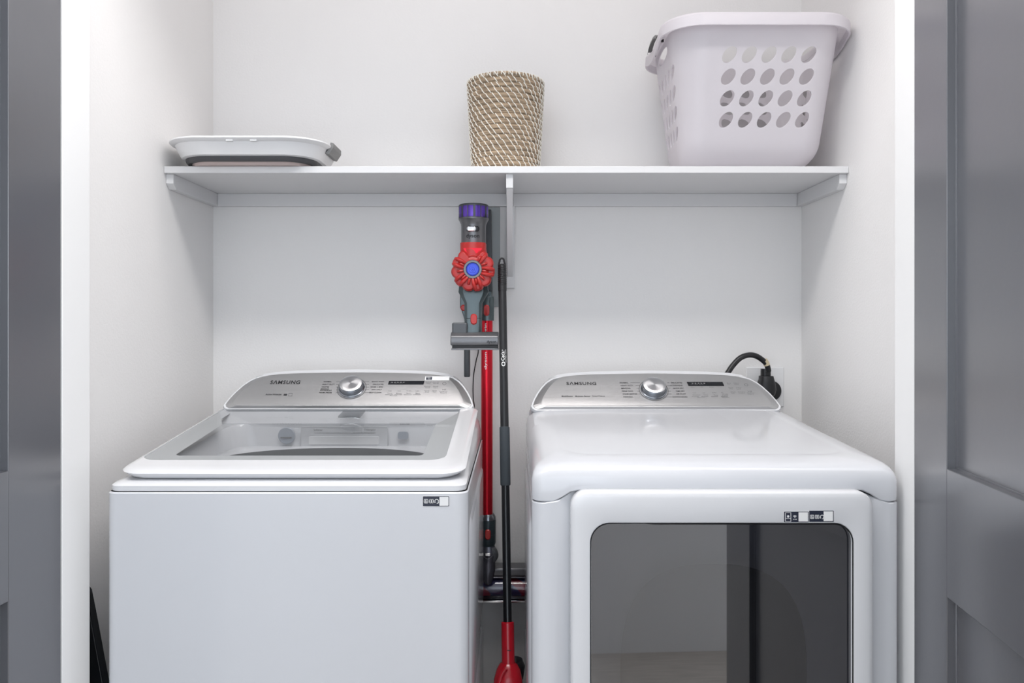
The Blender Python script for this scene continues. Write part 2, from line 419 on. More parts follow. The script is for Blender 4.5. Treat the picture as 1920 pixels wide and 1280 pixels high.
def feet(root, x0, x1, y0, y1):
    for x in (x0+0.06, x1-0.06):
        for y in (y0+0.06, y1-0.06):
            MB().lathe([(0.022, 0.0005), (0.024, 0.006), (0.016, 0.012), (0.010, 0.014), (0.010, 0.034)], 24, Matrix.Translation((x, y, 0))).build('levelling_foot', 'black_rubber', root)

# ------------------------------------------------------------------ washer
wx0, wx1, wy0, wy1 = -0.773, -0.087, Y(1.474), Y(2.165)
washer = empty('washing_machine', ((wx0+wx1)/2, (wy0+wy1)/2, 0), 'white top-load washing machine with glass lid and silver console, left machine', 'washing machine')
b = MB()
rc = 0.022
zs = [(0.004, 0.032), (0.0, 0.036), (0.0, 0.9305), (0.0025, 0.933)]
b.loft([tiltring(wx0+i, wx1-i, wy0+i, wy1-i, (rc, rc, .01, .01), z, 0, 0) for i, z in zs], cap1=False)
b.build('cabinet', 'enamel', washer)
feet(washer, wx0, wx1, wy0, wy1)
for i, (za, zb_) in enumerate(((0.50, 0.87), (0.08, 0.44))):   # pressed rectangular panels on the side sheet
    e = MB(); o = rr(wy0+0.05, wy1-0.05, za, zb_, 0.03, 6, 2)
    o2 = rr(wy0+0.058, wy1-0.058, za+0.008, zb_-0.008, 0.026, 6, 2)
    e.loft([[(wx1-0.0005, a, c) for a, c in o], [(wx1+0.0045, a, c) for a, c in o2]]); e.build('side_panel', 'enamel', washer)
# top cover with the open well
yr = Y(1.50); T = 0.115
cv = MB()
ox0, ox1, oy0, oy1 = -0.722, -0.150, Y(1.60), Y(2.0)
rings = [tiltring(wx0+.006, wx1-.006, wy0+.006, wy1-.01, rc, 0.9335, 0, 0),
         tiltring(wx0+.004, wx1-.004, wy0+.004, wy1-.01, rc, 0.9350, 0, 0),
         tiltring(wx0+.004, wx1-.004, wy0+.004, wy1-.01, rc, 0.9440, 0.03, wy0),
         tiltring(wx0+.008, wx1-.008, wy0+.008, wy1-.012, rc, 0.9465, 0.06, wy0),
         tiltring(wx0+.022, wx1-.022, wy0+.028, wy1-.02, .03, 0.9485, 0.09, wy0),
         tiltring(wx0+.035, wx1-.035, Y(1.56), Y(2.08), .05, 0.9585, 0.08, Y(1.56))]
op = tiltring(ox0, ox1, oy0, oy1, .05, 0.962, 0.082, oy0)
op2 = tiltring(ox0+.006, ox1-.006, oy0+.003, oy1-.001, .05, 0.957, 0.08, oy0)
fl = tiltring(ox0+.02, ox1-.02, oy0+.01, oy1-.004, .05, 0.9395, 0, 0)
ell = []
ex, ey = -0.436, Y(1.795)
for p in fl:
    a = math.atan2((p.y-ey)/0.2, (p.x-ex)/0.28); ell.append(Vector((ex+0.262*math.cos(a), ey+0.180*math.sin(a), 0.940)))
ell2 = [Vector((ex+(p.x-ex)*.985, ey+(p.y-ey)*.985, 0.9385)) for p in ell]
cv.loft(rings+[op, op2, fl, ell, ell2], cap0=True, cap1=False)
cv.f = [f for f in cv.f if len(f) < 10]; cv.mi = [0]*len(cv.f)
cv.loft([[Vector((x, a, c)) for a, c in ((Y(1.999), .980), (Y(1.999), .9965), (Y(2.012), 1.004), (Y(2.030), 1.0235), (Y(2.05), 1.026), (Y(2.05), .98))] for x in (ox0-.03, ox1+.03)])
cv.build('top_cover', 'enamel_plastic', washer)
tb = MB()
tb.loft([[Vector((ex+(p.x-ex)*k, ey+(p.y-ey)*k, z)) for p in ell] for k, z in ((.983, .9383), (.955, .90), (.95, .60), (.9, .56))], cap0=False, cap1=True)
tb.build('drum_tub', 'tub', washer)
# dispenser and fittings on the rear wall of the well
wf = Frame((0, oy1-0.0045, 0), (1, 0, 0), (0, -0.07, 1))
wf.O = Vector((0, oy1-0.0065, 0.934)); 
dp = MB(); wf.rectpx(dp, 565, 799, 727, 838, 0, 0.004, 0.004)
disp = dp.build('detergent_dispenser', 'enamel_plastic', washer)
dl = MB(); wf.rectpx(dl, 580, 817, 711, 832, 0.004, 0.0055, 0.003); dl.build('drawer_grip', 'plastic_white', disp)
dl = MB(); wf.rectpx(dl, 630, 836, 696, 844, 0.004, 0.016, 0.002); dl.build('spout', 'plastic_white', disp)
tx = MB(); wf.textpx(tx, 'Softener', 589, 807, 606, 803, 0.0045); wf.textpx(tx, 'Detergent', 684, 807, 705, 803, 0.0045)
wf.textpx(tx, 'Add here for Pre-Washing Detergent', 662, 812, 705, 809, 0.0045)
wf.rectpx(tx, 590, 810.5, 700, 811, 0.0041, 0.0045); tx.build('lettering', 'ink_grey', disp)
cu, cv_ = wf.px(538, 816)
MB().lathe([(0.0215, 0), (0.0215, 0.003), (0.020, 0.0045), (0.001, 0.0048)], 40, wf.mtx(cu, cv_)).build('bleach_cap', 'cap_grey', washer)
s_ = MB(); wf.rectpx(s_, 527, 818.5, 548, 820.5, 0.0048, 0.0065, 0.0008); s_.build('cap_slot', 'ink_grey', washer.children[-1])
s_ = MB(); wf.rectpx(s_, 746, 809, 766, 823, 0, 0.003, 0.006); s_.build('lid_lock', 'cap_grey', washer)
tx = MB(); wf.textpx(tx, 'BLEACH HERE', 750, 796, 768, 793.5, 0.001); tx.build('well_lettering', 'ink_grey', washer)
# lid
PD = lambda D: 0.978+T*(D-1.56)
lx0, lx1 = -0.766, -0.094
def lring(i, off, rf=.045, yb=Y(2.036), fi=None):
    fi = i if fi is None else fi
    return tiltring(lx0+i, lx1-i, Y(1.495)+fi, yb, (rf, rf, .006, .006), PD(1.495)+off, T, Y(1.495))
gx0, gx1, gy0, gy1 = -0.7525, -0.138, Y(1.562), Y(2.0335)
gr = lambda off, i=0: tiltring(gx0+i, gx1-i, gy0+i, gy1, (.035, .035, .004, .004), PD(1.562)+off, T, gy0)
lid = MB()
lr = [lring(.016, -.0185), lring(.010, -.0175), lring(.0035, -.0110), lring(0.0, -.0062), lring(.0035, -.0030), lring(.009, -.0008, fi=.012), lring(.0125, .0, fi=.03)]
lid.loft(lr+[gr(0.0006), gr(-0.002), gr(-0.007, .006), lring(.03, -.012, fi=.04)], cap0=False, cap1=False)
n = len(lr[0]); tot = 11*n
lid.f += [(j, (j+1) % n, tot-n+(j+1) % n, tot-n+j) for j in range(n)]; lid.mi = [0]*len(lid.f)
lido = lid.build('lid', 'enamel_plastic', washer)
g = MB(); g.loft([gr(-0.0012, .0004)], cap0=False, cap1=True); g.build('glass', 'lidglass', lido)
fb = MB()
inn = tiltring(-0.697, -0.187, Y(1.603), Y(1.90), (.012,)*4, PD(1.603)-0.002, T, Y(1.603))
fb.loft([gr(-0.0020, .0006), inn], cap0=False, cap1=False)
fb.f = [f for f in fb.f]; 
# keep the border only at the sides and the front
keep = [f for f in fb.f if max(fb.v[i].y for i in f) < Y(1.97) or True]
fb2 = MB()
for f in fb.f:
    c = sum((fb.v[i] for i in f), Vector())/len(f)
    if c.y < Y(1.93): fb2.add([fb.v[i] for i in f], [tuple(range(len(f)))])
fb2.build('printed_border', 'frit', lido)
lh = MB(); hx0, hx1 = P(637, 775, 1.99).x, P(683, 775, 1.99).x
for (a, b_, c, d_) in ((hx0+.003, hx1-.003, 1.950, 2.026),):
    o = rr(a, b_, Y(c), Y(d_), 0.006, 4, 2)
    lh.loft([[Vector((x, y, PD(y+CAMD)+h)) for x, y in o] for h in (-0.0065, -0.0035)])
lh.build('lid_latch', 'latch', lido)
ff = console(washer, -0.432, 1.032, True)
wash_root = washer
# lettering on the washer console
k = MB(); ff.textpx(k, 'S\u039bMSUNG', 507, 720, 563, 713, bold=0.035); k.build('brand_lettering', 'ink', washer)
k = MB()
ff.label('feature_label', 'ink', washer, 'Active WaterJet', 498, 741.5, 528, 738, bold=0.02)
ff.rectpx(k, 532, 738.5, 538, 741.5); k.build('feature_icon', 'ink', washer); k = MB()
for s, x0, y, x1 in (('NORMAL', 607, 715.5, 622), ('HEAVY DUTY', 604.5, 720.5, 628), ('WHITES', 603, 725.5, 617), ('BEDDING/', 601.5, 729.3, 617),
                     ('WATERPROOF', 600, 731.9, 622), ('PERM PRESS', 598.5, 736, 622),
                     ('QUICK WASH', 697, 715.5, 720), ('DELICATES', 699, 720.5, 719), ('RINSE + SPIN', 695, 725.5, 718), ('SPIN ONLY', 697, 730.5, 716), ('SELF CLEAN', 692, 736, 715)):
    ff.label('program_label', 'ink', washer, s, x0, y+1.1, x1, y-1.1, bold=0.01)
k = MB()
for y in (715.5, 720.5, 725.5, 730.5, 736):
    ff.mark('pointer_line', 'ink_grey', washer, 630.5, y-.25, 637.5, y+.05); ff.mark('pointer_line', 'ink_grey', washer, 684, y-.25, 692, y+.05)
ff.rectpx(k, 541, 737, 548, 737.5); ff.rectpx(k, 541, 742, 548, 742.4); ff.rectpx(k, 541, 737, 541.6, 742.4); ff.rectpx(k, 547.5, 737, 548, 742.4); k.build('feature_icon', 'ink_grey', washer)
for s, x0, x1 in (('Temp.', 726, 736), ('Rinse', 743, 753), ('Spin', 762, 770), ('Soil', 779, 787)):
    ff.label('button_label', 'ink_grey', washer, s, x0, 738.8, x1, 736.2)
for s, x0, x1 in (('Cold', 728, 734), ('1 Extra', 745, 752), ('No Spin', 762, 771), ('Light', 779, 786)): ff.label('button_label', 'ink_grey', washer, s, x0, 733.8, x1, 732)
for x in (722, 739, 757, 774):
    ff.mark('button_outline', 'ink_grey', washer, x, 739.8, x+15, 740.1)
ff.label('button_label', 'ink_grey', washer, 'Pre Soak', 731, 742.5, 745, 740.8)
for s, x0, y, x1 in (('Extra Rinse', 799, 717.5, 808), ('Deep Fill', 812, 717.5, 823), ('Eco Wash', 796, 725.5, 807), ('Soft Care', 812, 725.5, 822), ('Delay End', 796, 733.5, 805), ('Smart Care', 811, 733.5, 819), ('Hold to Start', 824, 735, 839)):
    a, b_ = s.rsplit(' ', 1); ff.label('button_label', 'ink_grey', washer, a, x0, y-0.2, x1, y-1.9); ff.label('button_label', 'ink_grey', washer, b_, x0+1, y+2.2, x1-1, y+0.5)
ff.label('button_label', 'ink_grey', washer, '>II', 829, 731.8, 836, 729); 
u_, v_ = ff.px(833, 719)
k = MB(); k.add([ff.at(u_+math.cos(a)*r, v_+math.sin(a)*r, .0006) for a in [2*PI*q/24 for q in range(24)] for r in (.0042, .0052)], [(2*q, 2*q+1, (2*q+3) % 48, (2*q+2) % 48) for q in range(24)])
k.build('power_icon', 'ink_grey', washer)
def display(root, f2, x0, y0, x1, y1, skew):
    k = MB(); a = f2.px(x0, y1); b = f2.px(x1, y1); c = f2.px(x1+skew, y0); d = f2.px(x0+skew, y0)
    k.loft([[f2.at(*p, h) for p in (a, b, c, d)] for h in (0, 0.0008)]); do = k.build('display', 'display', root, smooth=False)
    k = MB()
    for i in range(5): f2.rectpx(k, x0+6+i*5.5, y0+2, x0+9+i*5.5, y0+3.6, 0.0008, 0.001)
    f2.textpx(k, 'Soil  Spin  Rinse', x0+4, y1-1.6, x0+28, y1-3.2, 0.001); k.build('indicator_icons', 'ink_grey', do)
display(washer, ff, 727.5, 714.2, 794, 720.8, 2)
u_, v_ = ff.px(659.5, 728); knob(washer, ff, u_, v_, 0)
k = MB(); ff.rectpx(k, 797, 705.5, 842.5, 713, 0.0002, 0.0006, 0.001); st = k.build('energy_sticker', 'paper', washer)
k = MB(); ff.rectpx(k, 799, 706.5, 810, 712, 0.0006, 0.0008); k.build('sticker_badge', 'navy', st)
k = MB(); ff.textpx(k, 'ENERGY', 800.5, 709, 808.5, 707.3, 0.001); ff.textpx(k, 'STAR', 802, 711.3, 807.5, 709.8, 0.001); k.build('badge_lettering', 'paper', st)
# front sticker
sf = Frame((0, wy0, 0), (1, 0, 0), (0, 0, 1))
k = MB(); sf.rectpx(k, 792.3, 929.3, 842.8, 949.3, 0.0001, 0.0004, 0.0012); fs = k.build('front_sticker', 'paper', washer)
k = MB(); sf.rectpx(k, 793, 930, 842.2, 948.6, 0.0004, 0.0006, 0.001); k.build('sticker_print', 'navy', fs)
k = MB(); sf.rectpx(k, 824, 931, 841, 947.6, 0.0006, 0.0009, 0.0008)
u_, v_ = sf.px(795, 943); sticker_icons(sf, k, u_, v_, 0.0080); k.build('sticker_icons', 'paper', fs)

# ------------------------------------------------------------------ dryer
dx0, dx1, dy0, dy1 = 0.0335, 0.719, Y(1.449), Y(2.165)
dryer = empty('tumble_dryer', ((dx0+dx1)/2, (dy0+dy1)/2, 0), 'white front-load tumble dryer with dark glass door and silver console, right machine', 'tumble dryer')
b = MB()
# body: the front is recessed behind the door between two rounded columns
def dbody(i, z):
    o = rr(dx0+i, dx1-i, dy0+i, dy1-i, (rc, rc, .01, .01), 8, 24); res = []
    for x, y in o:
        zz = z
        if y < dy0+0.01:
            k2 = max(0, min(1, (x-0.070)/0.045, (0.690-x)/0.045)); k2 = k2*k2*(3-2*k2)
            if z > .9: zz += 0.021*k2
        if y < dy0+i+0.0005 and 0.085 < x < 0.672:
            k_ = min(1, (x-0.085)/0.012, (0.672-x)/0.012); y += 0.012*max(0, k_)
        res.append(Vector((x, y, zz)))
    return res
b.loft([dbody(.004, .032), dbody(0, .036), dbody(0, .9175), dbody(.002, .9195)])
b.build('cabinet', 'enamel', dryer)
feet(dryer, dx0, dx1, dy0, dy1)
for za, zb_ in ((0.50, 0.87), (0.08, 0.44)):
    e = MB(); o = rr(dy0+0.05, dy1-0.05, za, zb_, 0.03, 6, 2); o2 = rr(dy0+0.058, dy1-0.058, za+0.008, zb_-0.008, 0.026, 6, 2)
    e.loft([[(dx0+0.0005, a, c) for a, c in o], [(dx0-0.0045, a, c) for a, c in o2]]); e.build('side_panel', 'enamel', dryer)
# top cover
TD = 0.057
def dring(i, z, tilt, r=None, bottom=False, fi=None):
    fi = i if fi is None else fi
    o = rr(dx0+i, dx1-i, dy0+fi, dy1-0.005-i*0.2, (r or rc, r or rc, .01, .01), 8, 40)
    res = []
    for x, y in o:
        zz = z+tilt*(y-dy0)
        if bottom and y < dy0+0.01:
            k_ = max(0, min(1, (x-0.070)/0.045, (0.690-x)/0.045)); k_ = k_*k_*(3-2*k_); zz += 0.021*k_
        res.append(Vector((x, y, zz)))
    return res
tc = MB()
tc.loft([dring(.003, .9205, 0, bottom=True), dring(0.0005, .9225, 0, bottom=True), dring(0, .9300, 0, bottom=True), dring(0, .960, .02), dring(.003, .9715, .03, .024), dring(.008, .9795, .045, .028),
         dring(.016, .9855, TD, .034), dring(.028, .9895, TD, .04), dring(.048, .9930, TD, .05), dring(.062, .9945, TD, .055), dring(.0665, .9938, TD, .055), dring(.073, .9942, TD, .055), dring(.12, .9950, TD, .055), dring(.2, .9955, TD, .05)], cap0=False)
tc.build('top_cover', 'enamel', dryer)
# door
DX0, DX1, DZ0, DZ1 = 0.104, 0.6560, 0.17, 0.9455
yd = Y(1.420)
def zr(x0, x1, z0, z1, r, y, bulge=0): 
    xc_ = (x0+x1)/2
    return [Vector((x, y+bulge*((x-xc_)/0.28)**2, z)) for x, z in rr(x0, x1, z0, z1, r, 8, 10)]
dm = MB()
i_ = lambda i, y, r=.030: zr(DX0+i, DX1-i, DZ0+i, DZ1-i, r, y)
GX0, GX1, GZ0, GZ1 = 0.1395, 0.6175, 0.30, 0.8885
seqd = [i_(.004, Y(1.4605)), i_(.0, Y(1.450)), i_(0, Y(1.428)), i_(.0015, Y(1.4245)), i_(.005, Y(1.4220)), i_(.012, Y(1.4208)), zr(GX0-.003, GX1+.003, GZ0-.003, GZ1+.003, .037, Y(1.4200)), zr(GX0-.001, GX1+.001, GZ0-.001, GZ1+.001, .036, Y(1.4207)), zr(GX0, GX1, GZ0, GZ1, .035, Y(1.4235)), zr(GX0, GX1, GZ0, GZ1, .035, Y(1.444))]
dm.loft(seqd, cap0=False, cap1=False)
ddoor = dm.build('door', 'enamel_plastic', dryer)
gl = MB(); gp_ = zr(GX0+.0004, GX1-.0004, GZ0+.0004, GZ1-.0004, .0346, Y(1.4235))
for v in gp_: v.y += .028*(v.x-(GX0+GX1)/2)
gl.loft([gp_], cap0=False, cap1=True)
go = gl.build('glass', 'doorglass', ddoor)
rimg = MB(); rimg.loft([zr(GX0+.0002, GX1-.0002, GZ0+.0002, GZ1-.0002, .034, Y(1.4195)), zr(GX0+.0025, GX1-.0025, GZ0+.0025, GZ1-.0025, .032, Y(1.4200))], cap0=False, cap1=False)
rimg.build('glass_gasket', 'black_gloss', ddoor)
# lining behind the glass with an arched window into the bowl
def arch(grow_, y):
    res = []
    xc_ = 0.373
    for x, z in rr(GX0, GX1, GZ0, GZ1, .034, 8, 10):
        a = math.atan2(z-0.60, x-xc_); c, s_2 = math.cos(a), math.sin(a)
        e = 2.7; hw, hh = 0.174+grow_, 0.203+grow_
        q = (abs(c/hw)**e+abs(s_2/hh)**e)**(-1/e)
        res.append(Vector((xc_+c*q, y, 0.60+s_2*q)))
    return res
ln = MB()
ln.loft([zr(GX0, GX1, GZ0, GZ1, .034, Y(1.4318)), arch(.060, Y(1.4345)), arch(.032, Y(1.4385)), arch(.012, Y(1.447)), arch(0, Y(1.4580))], cap0=False, cap1=False)
ln.build('door_lining', 'surround', ddoor)
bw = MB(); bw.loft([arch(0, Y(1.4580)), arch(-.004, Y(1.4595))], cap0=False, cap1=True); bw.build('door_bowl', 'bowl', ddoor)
# dryer stickers on the door
sd = Frame((0, Y(1.4206), 0), (1, 0, 0), (0, 0, 1))
for nm, (x0, x1, y0, y1), icons in (('wifi', (1470, 1516, 958.5, 979), 0), ('help', (1517, 1563, 957, 978), 1)):
    k = MB(); sd.rectpx(k, x0-.6, y0-.6, x1+.6, y1+.6, 0.0001, 0.0004, .0006); so = k.build('door_sticker', 'paper', ddoor)
    k = MB(); sd.rectpx(k, x0, y0, x1, y1, 0.0004, 0.0006); k.build('sticker_print', 'navy', so)
    k = MB(); sd.rectpx(k, x1-19, y0+1.2, x1-1.5, y1-1.8, 0.0006, 0.0009)
    if icons:
        u_, v_ = sd.px(x0+1.6, y0+15); sticker_icons(sd, k, u_, v_, 0.0072)
    else:
        for a in (x0+2, x0+12.2): sd.rectpx(k, a, y0+1.5, a+.9, y1-1.5, 0.0006, 0.0009)
        for a in (y0+1.5, y0+12.5, y1-2.2): sd.rectpx(k, x0+2, a, x0+13, a+.8, 0.0006, 0.0009)
        u_, v_ = sd.px(x0+7.5, y0+9); k.add([sd.at(u_+math.cos(a)*.0022, v_+math.sin(a)*.0022, .0009) for a in [2*PI*q/16 for q in range(16)]], [tuple(range(16))])
        u_, v_ = sd.px(x0+20, y0+12)
        for r0, r1 in ((0, .0014), (.002, .003), (.0036, .0048)):
            k.add([sd.at(u_+math.cos(a)*r, v_+math.sin(a)*r, .0009) for a in [PI/4+PI/2*q/8 for q in range(9)] for r in (r0, r1)], [(2*q, 2*q+1, 2*q+3, 2*q+2) for q in range(8)])
        for a in (17, 19.5, 22): sd.rectpx(k, x0+a, y0+14, x0+a+1.4, y0+15.4, .0006, .0009)
    k.build('sticker_icons', 'paper', so)
df = console(dryer, 0.371, 1.029, False)
k = MB(); df.textpx(k, 'S\u039bMSUNG', 1062, 721.5, 1118, 716, bold=0.035); k.build('brand_lettering', 'ink', dryer)
k = MB()
for s, x0, y, x1 in (('MultiSteam', 1053, 742.8, 1074), ('Moisture Sensor', 1078.5, 742.8, 1107), ('SmartThings', 1110.5, 742.8, 1134)): df.label('feature_label', 'ink', dryer, s, x0, y+1, x1, y-1.2, bold=.02)
for s, x0, y, x1 in (('NORMAL', 1162, 717.5, 1178), ('HEAVY DUTY', 1163.5, 722.7, 1187), ('BEDDING', 1165, 728, 1182), ('PERM PRESS', 1166, 733.3, 1187), ('STEAM SANITIZE', 1167.5, 738.5, 1195), ('REFRESH', 1169, 744, 1186),
                     ('DELICATES', 1258, 717.5, 1279), ('ACTIVEWEAR', 1256, 722.7, 1280), ('QUICK DRY', 1262, 728, 1282), ('TIME DRY', 1267, 733.3, 1284), ('AIR FLUFF', 1268, 738.5, 1286), ('DOWNLOADED', 1261, 744, 1289)):
    df.label('program_label', 'ink', dryer, s, x0, y+1.1, x1, y-1.1, bold=0.01)
k = MB()
for i, y in enumerate((717.5, 722.7, 728, 733.3, 738.5, 744)):
    df.mark('pointer_line', 'ink_grey', dryer, 1182+i*1.7+(8 if i != 0 else 0), y-.2, 1200, y+.1); df.mark('pointer_line', 'ink_grey', dryer, 1251, y-.2, 1255+i, y+.1)
for s, x0, x1 in (('Dryness', 1299, 1313), ('Temp.', 1319, 1328), ('Time', 1338, 1346)): df.label('button_label', 'ink_grey', dryer, s, x0, 741.8, x1, 739.4)
df.label('button_label', 'ink_grey', dryer, 'Wrinkle', 1354, 739.8, 1365, 738); df.label('button_label', 'ink_grey', dryer, 'Prevent', 1354, 742, 1365, 740.2)
for s, x0, x1 in (('Less', 1299, 1305), ('Low', 1317, 1322), ('20 Min', 1335, 1343), ('On', 1352, 1356)): df.label('button_label', 'ink_grey', dryer, s, x0, 737, x1, 735.4)
for s, x0, x1 in (('More', 1295, 1302), ('High', 1313, 1318), ('60 Min', 1330, 1338)): df.label('button_label', 'ink_grey', dryer, s, x0, 726.6, x1, 725)
for x in (1297, 1315, 1333, 1352): df.mark('button_outline', 'ink_grey', dryer, x, 743, x+13, 743.3)
df.label('button_label', 'ink_grey', dryer, 'Adjust Time', 1307, 746, 1322, 744); df.label('button_label', 'ink_grey', dryer, 'Damp Alert', 1354, 746, 1368, 744.4)
for s, x0, y, x1 in (('Eco Dry', 1363, 719.5, 1370), ('Adjust Time', 1375, 719.5, 1386), ('Rack Dry', 1366, 727.8, 1375), ('Adjust Level', 1380, 727.8, 1390), ('Drum Light', 1370, 736, 1379), ('Smart Control', 1384, 736, 1397), ('Hold to Start', 1401, 737.5, 1414)):
    a, b_ = s.rsplit(' ', 1); df.label('button_label', 'ink_grey', dryer, a, x0, y-0.3, x1, y-1.9); df.label('button_label', 'ink_grey', dryer, b_, x0+1, y+2.1, x1-1, y+0.5)
df.label('button_label', 'ink_grey', dryer, '>II', 1401.5, 735.3, 1409, 732.3)
u_, v_ = df.px(1399, 721.5)
k = MB(); k.add([df.at(u_+math.cos(a)*r, v_+math.sin(a)*r, .0006) for a in [2*PI*q/24 for q in range(24)] for r in (.0040, .0050)], [(2*q, 2*q+1, (2*q+3) % 48, (2*q+2) % 48) for q in range(24)])
k.build('power_icon', 'ink_grey', dryer)
display(dryer, df, 1291, 716, 1358, 723.5, -3.5)
u_, v_ = df.px(1225.5, 731); knob(dryer, df, u_, v_, 0)

# ------------------------------------------------------------------ outlet and power cord
plate = empty('wall_outlet', (0.7385, -0.001, 1.065), 'white square outlet plate on the back wall behind the dryer plug', 'outlet')
MB().box(0.683, 0.794, -0.004, -0.0005, 1.008, 1.124).build('cover_plate', 'plastic_white', plate, bevel=0.002)
MB().lathe([(0.030, 0), (0.030, 0.0025), (0.028, 0.0035)], 32, Matrix.Translation((0.755, -0.006, 1.055)) @ Matrix.Rotation(PI/2, 4, 'X')).build('socket', 'black_rubber', plate)
cord = empty('power_cord', (0.745, -0.03, 1.06), 'thick black dryer cord arching up behind the console into the wall outlet', 'power cord')
DC = 2.235
pts = [P(1335, 745, 2.20), P(1350, 722, 2.20), P(1362, 703, 2.205), P(1374, 685, 2.21), P(1388, 671, 2.215), P(1403, 665.5, 2.22), P(1417, 667, 2.225), P(1430, 675, 2.23), P(1438, 684, 2.235), P(1441, 696, 2.24)]
def smooth_pts(p, n=6):
    out = []
    for i in range(len(p)-1):
        a, b_, c, d_ = p[max(i-1, 0)], p[i], p[i+1], p[min(i+2, len(p)-1)]
        for q in range(n):
            t = q/n; out.append(0.5*((2*b_)+(-a+c)*t+(2*a-5*b_+4*c-d_)*t*t+(-a+3*b_-3*c+d_)*t**3))
    out.append(p[-1]); return out
MB().tube(smooth_pts(pts), 0.0078, 14).build('cable', 'black_rubber', cord)
pc = P(1440, 715, 2.245)
pl = MB()
def ering(cx, cy, z, a, b_, n=24, e=2.6):
    return [Vector((cx+math.copysign(abs(math.cos(t))**(2/e), math.cos(t))*a, cy+math.copysign(abs(math.sin(t))**(2/e), math.sin(t))*b_, z)) for t in [2*PI*q/n for q in range(n)]]
zz = lambda y: CAMZ-(y-CY)*2.245/F
cy_ = Y(2.262)
pl.loft([ering(pc.x, cy_+.004, zz(692), .0135, .0135), ering(pc.x, cy_+.004, zz(696), .0138, .0138), ering(pc.x, cy_+.004, zz(705), .0138, .0138), ering(pc.x, cy_, zz(705.3), .0198, .020), ering(pc.x+.001, cy_, zz(712), .0208, .024), ering(pc.x, cy_, zz(721), .0255, .026),
         ering(pc.x+.0, cy_, zz(731), .0275, .026), ering(pc.x-.001, cy_, zz(740), .0245, .026), ering(pc.x-.002, cy_, zz(747), .016, .022)])
pl.build('plug', 'black_rubber', cord)
MB().tube(smooth_pts([P(1433, 675.5, 2.232), P(1436.5, 680.5, 2.234), P(1438, 684.5, 2.235)], 3), 0.0088, 16, True).build('cord_label', 'tag', cord)

# ------------------------------------------------------------------ vacuum: grey strip, dock, handheld, wand, crevice tool, cable
def prism(mb, outline, y0, y1, ins=0.0, dy=0.0):
    """outline in x,z; front face at y0, back at y1; optional front inset (chamfer)"""
    cx_ = sum(p[0] for p in outline)/len(outline); cz_ = sum(p[1] for p in outline)/len(outline)
    fr_ = [Vector((x, y0, z)) for x, z in outline]; bk = [Vector((x, y1, z)) for x, z in outline]
    if ins:
        f2 = [Vector((cx_+(x-cx_)*(1-ins), y0, cz_+(z-cz_)*(1-ins))) for x, z in outline]
        f1 = [Vector((x, y0+dy, z)) for x, z in outline]; mb.loft([f2, f1, bk])
    else: mb.loft([fr_, bk])
pxz = lambda px, py, D: ((px-CX)*D/F, CAMZ-(py-CY)*D/F)
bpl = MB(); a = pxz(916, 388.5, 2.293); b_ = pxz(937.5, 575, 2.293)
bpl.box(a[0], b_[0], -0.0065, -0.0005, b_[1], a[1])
tag(bpl.build('grey_strip', 'plate', None, bevel=0.001, loc=None), 'plain grey vertical strip on the back wall behind the vacuum', 'wall strip')  # thin flat grey box on the back wall, starting below the cleat

dock = empty('vacuum_dock', (-0.085, -0.02, 1.40), 'dark grey wall dock mounted behind the red cordless vacuum', 'wall dock')
db_ = MB()
o = [pxz(*p, 2.24) for p in ((905, 392), (921, 392), (922, 470), (923, 560), (922, 580), (915, 580), (905, 560))]
prism(db_, o, Y(2.240), -0.0068, .06, .004); db_.build('rail', 'gun_dark', dock, bevel=0.001)
db2 = MB(); o = [pxz(*p, 2.24) for p in ((862.5, 545), (922.5, 545), (922.5, 577), (924.5, 579), (924.5, 592), (919, 600), (872, 607), (870, 597), (865.5, 582), (862.5, 577))]
prism(db2, o, Y(2.2345), Y(2.262), .04, .004); db2.build('cradle', 'teal', dock, bevel=0.001)
MB().box(-0.128, -0.100, Y(2.262), -0.0008, 1.30, 1.34).build('wall_mount', 'gun_dark', dock)
for (px_, py_) in ((869.5, 577),):
    MB().lathe([(0.009, 0), (0.009, .006), (0.006, .009)], 24, Matrix.Translation(P(px_, py_, 2.2345)) @ Matrix.Rotation(PI/2, 4, 'X')).build('release_button', 'red', dock)

hv = empty('handheld_vacuum', (-0.1095, Y(2.12), 1.40), 'red and grey handheld cordless vacuum with purple filter hanging under the shelf', 'vacuum cleaner')
HX, HY = -0.1095, Y(2.12); HS = F/2.12
hz = lambda y: CAMZ-(y-CY)/HS
mt = Matrix.Translation((HX, HY, 0))
MB().lathe([(0.0395, hz(409)), (0.0402, hz(407)), (0.0402, hz(389)), (0.0395, hz(387.5))], 64, mt).build('filter', 'purple', hv)
fcap = MB(); fcap.lathe([(0.0405, hz(388.5)), (0.0405, hz(386)), (0.0385, hz(384.3)), (0.030, hz(384)), (0.0125, hz(383.6)), (0.0125, hz(381.5)), (0.001, hz(381.3))], 64, mt)
fcap.build('filter_cap', 'gun_dark', hv)
for q in range(14):     # grey ribs of the filter
    a = 2*PI*(q+0.5)/14 + 0.1
    sm = MB(); 
    r_ = 0.0406; wq = 0.03 if q % 2 else 0.075
    sm.add([Vector((HX+math.cos(a+s_)*rad, HY+math.sin(a+s_)*rad, z)) for z in (hz(409), hz(388)) for rad in (0.0395, 0.0407) for s_ in (-wq, -wq/2, 0, wq/2, wq)],
           [(5+i, 6+i, 16+i, 15+i) for i in range(4)]+[(i, i+1, 11+i, 10+i) for i in range(4)]+[(0, 5, 15, 10), (4, 14, 19, 9)])
    sm.build('filter_rib', 'gun' if q % 2 else 'gun_dark', hv)
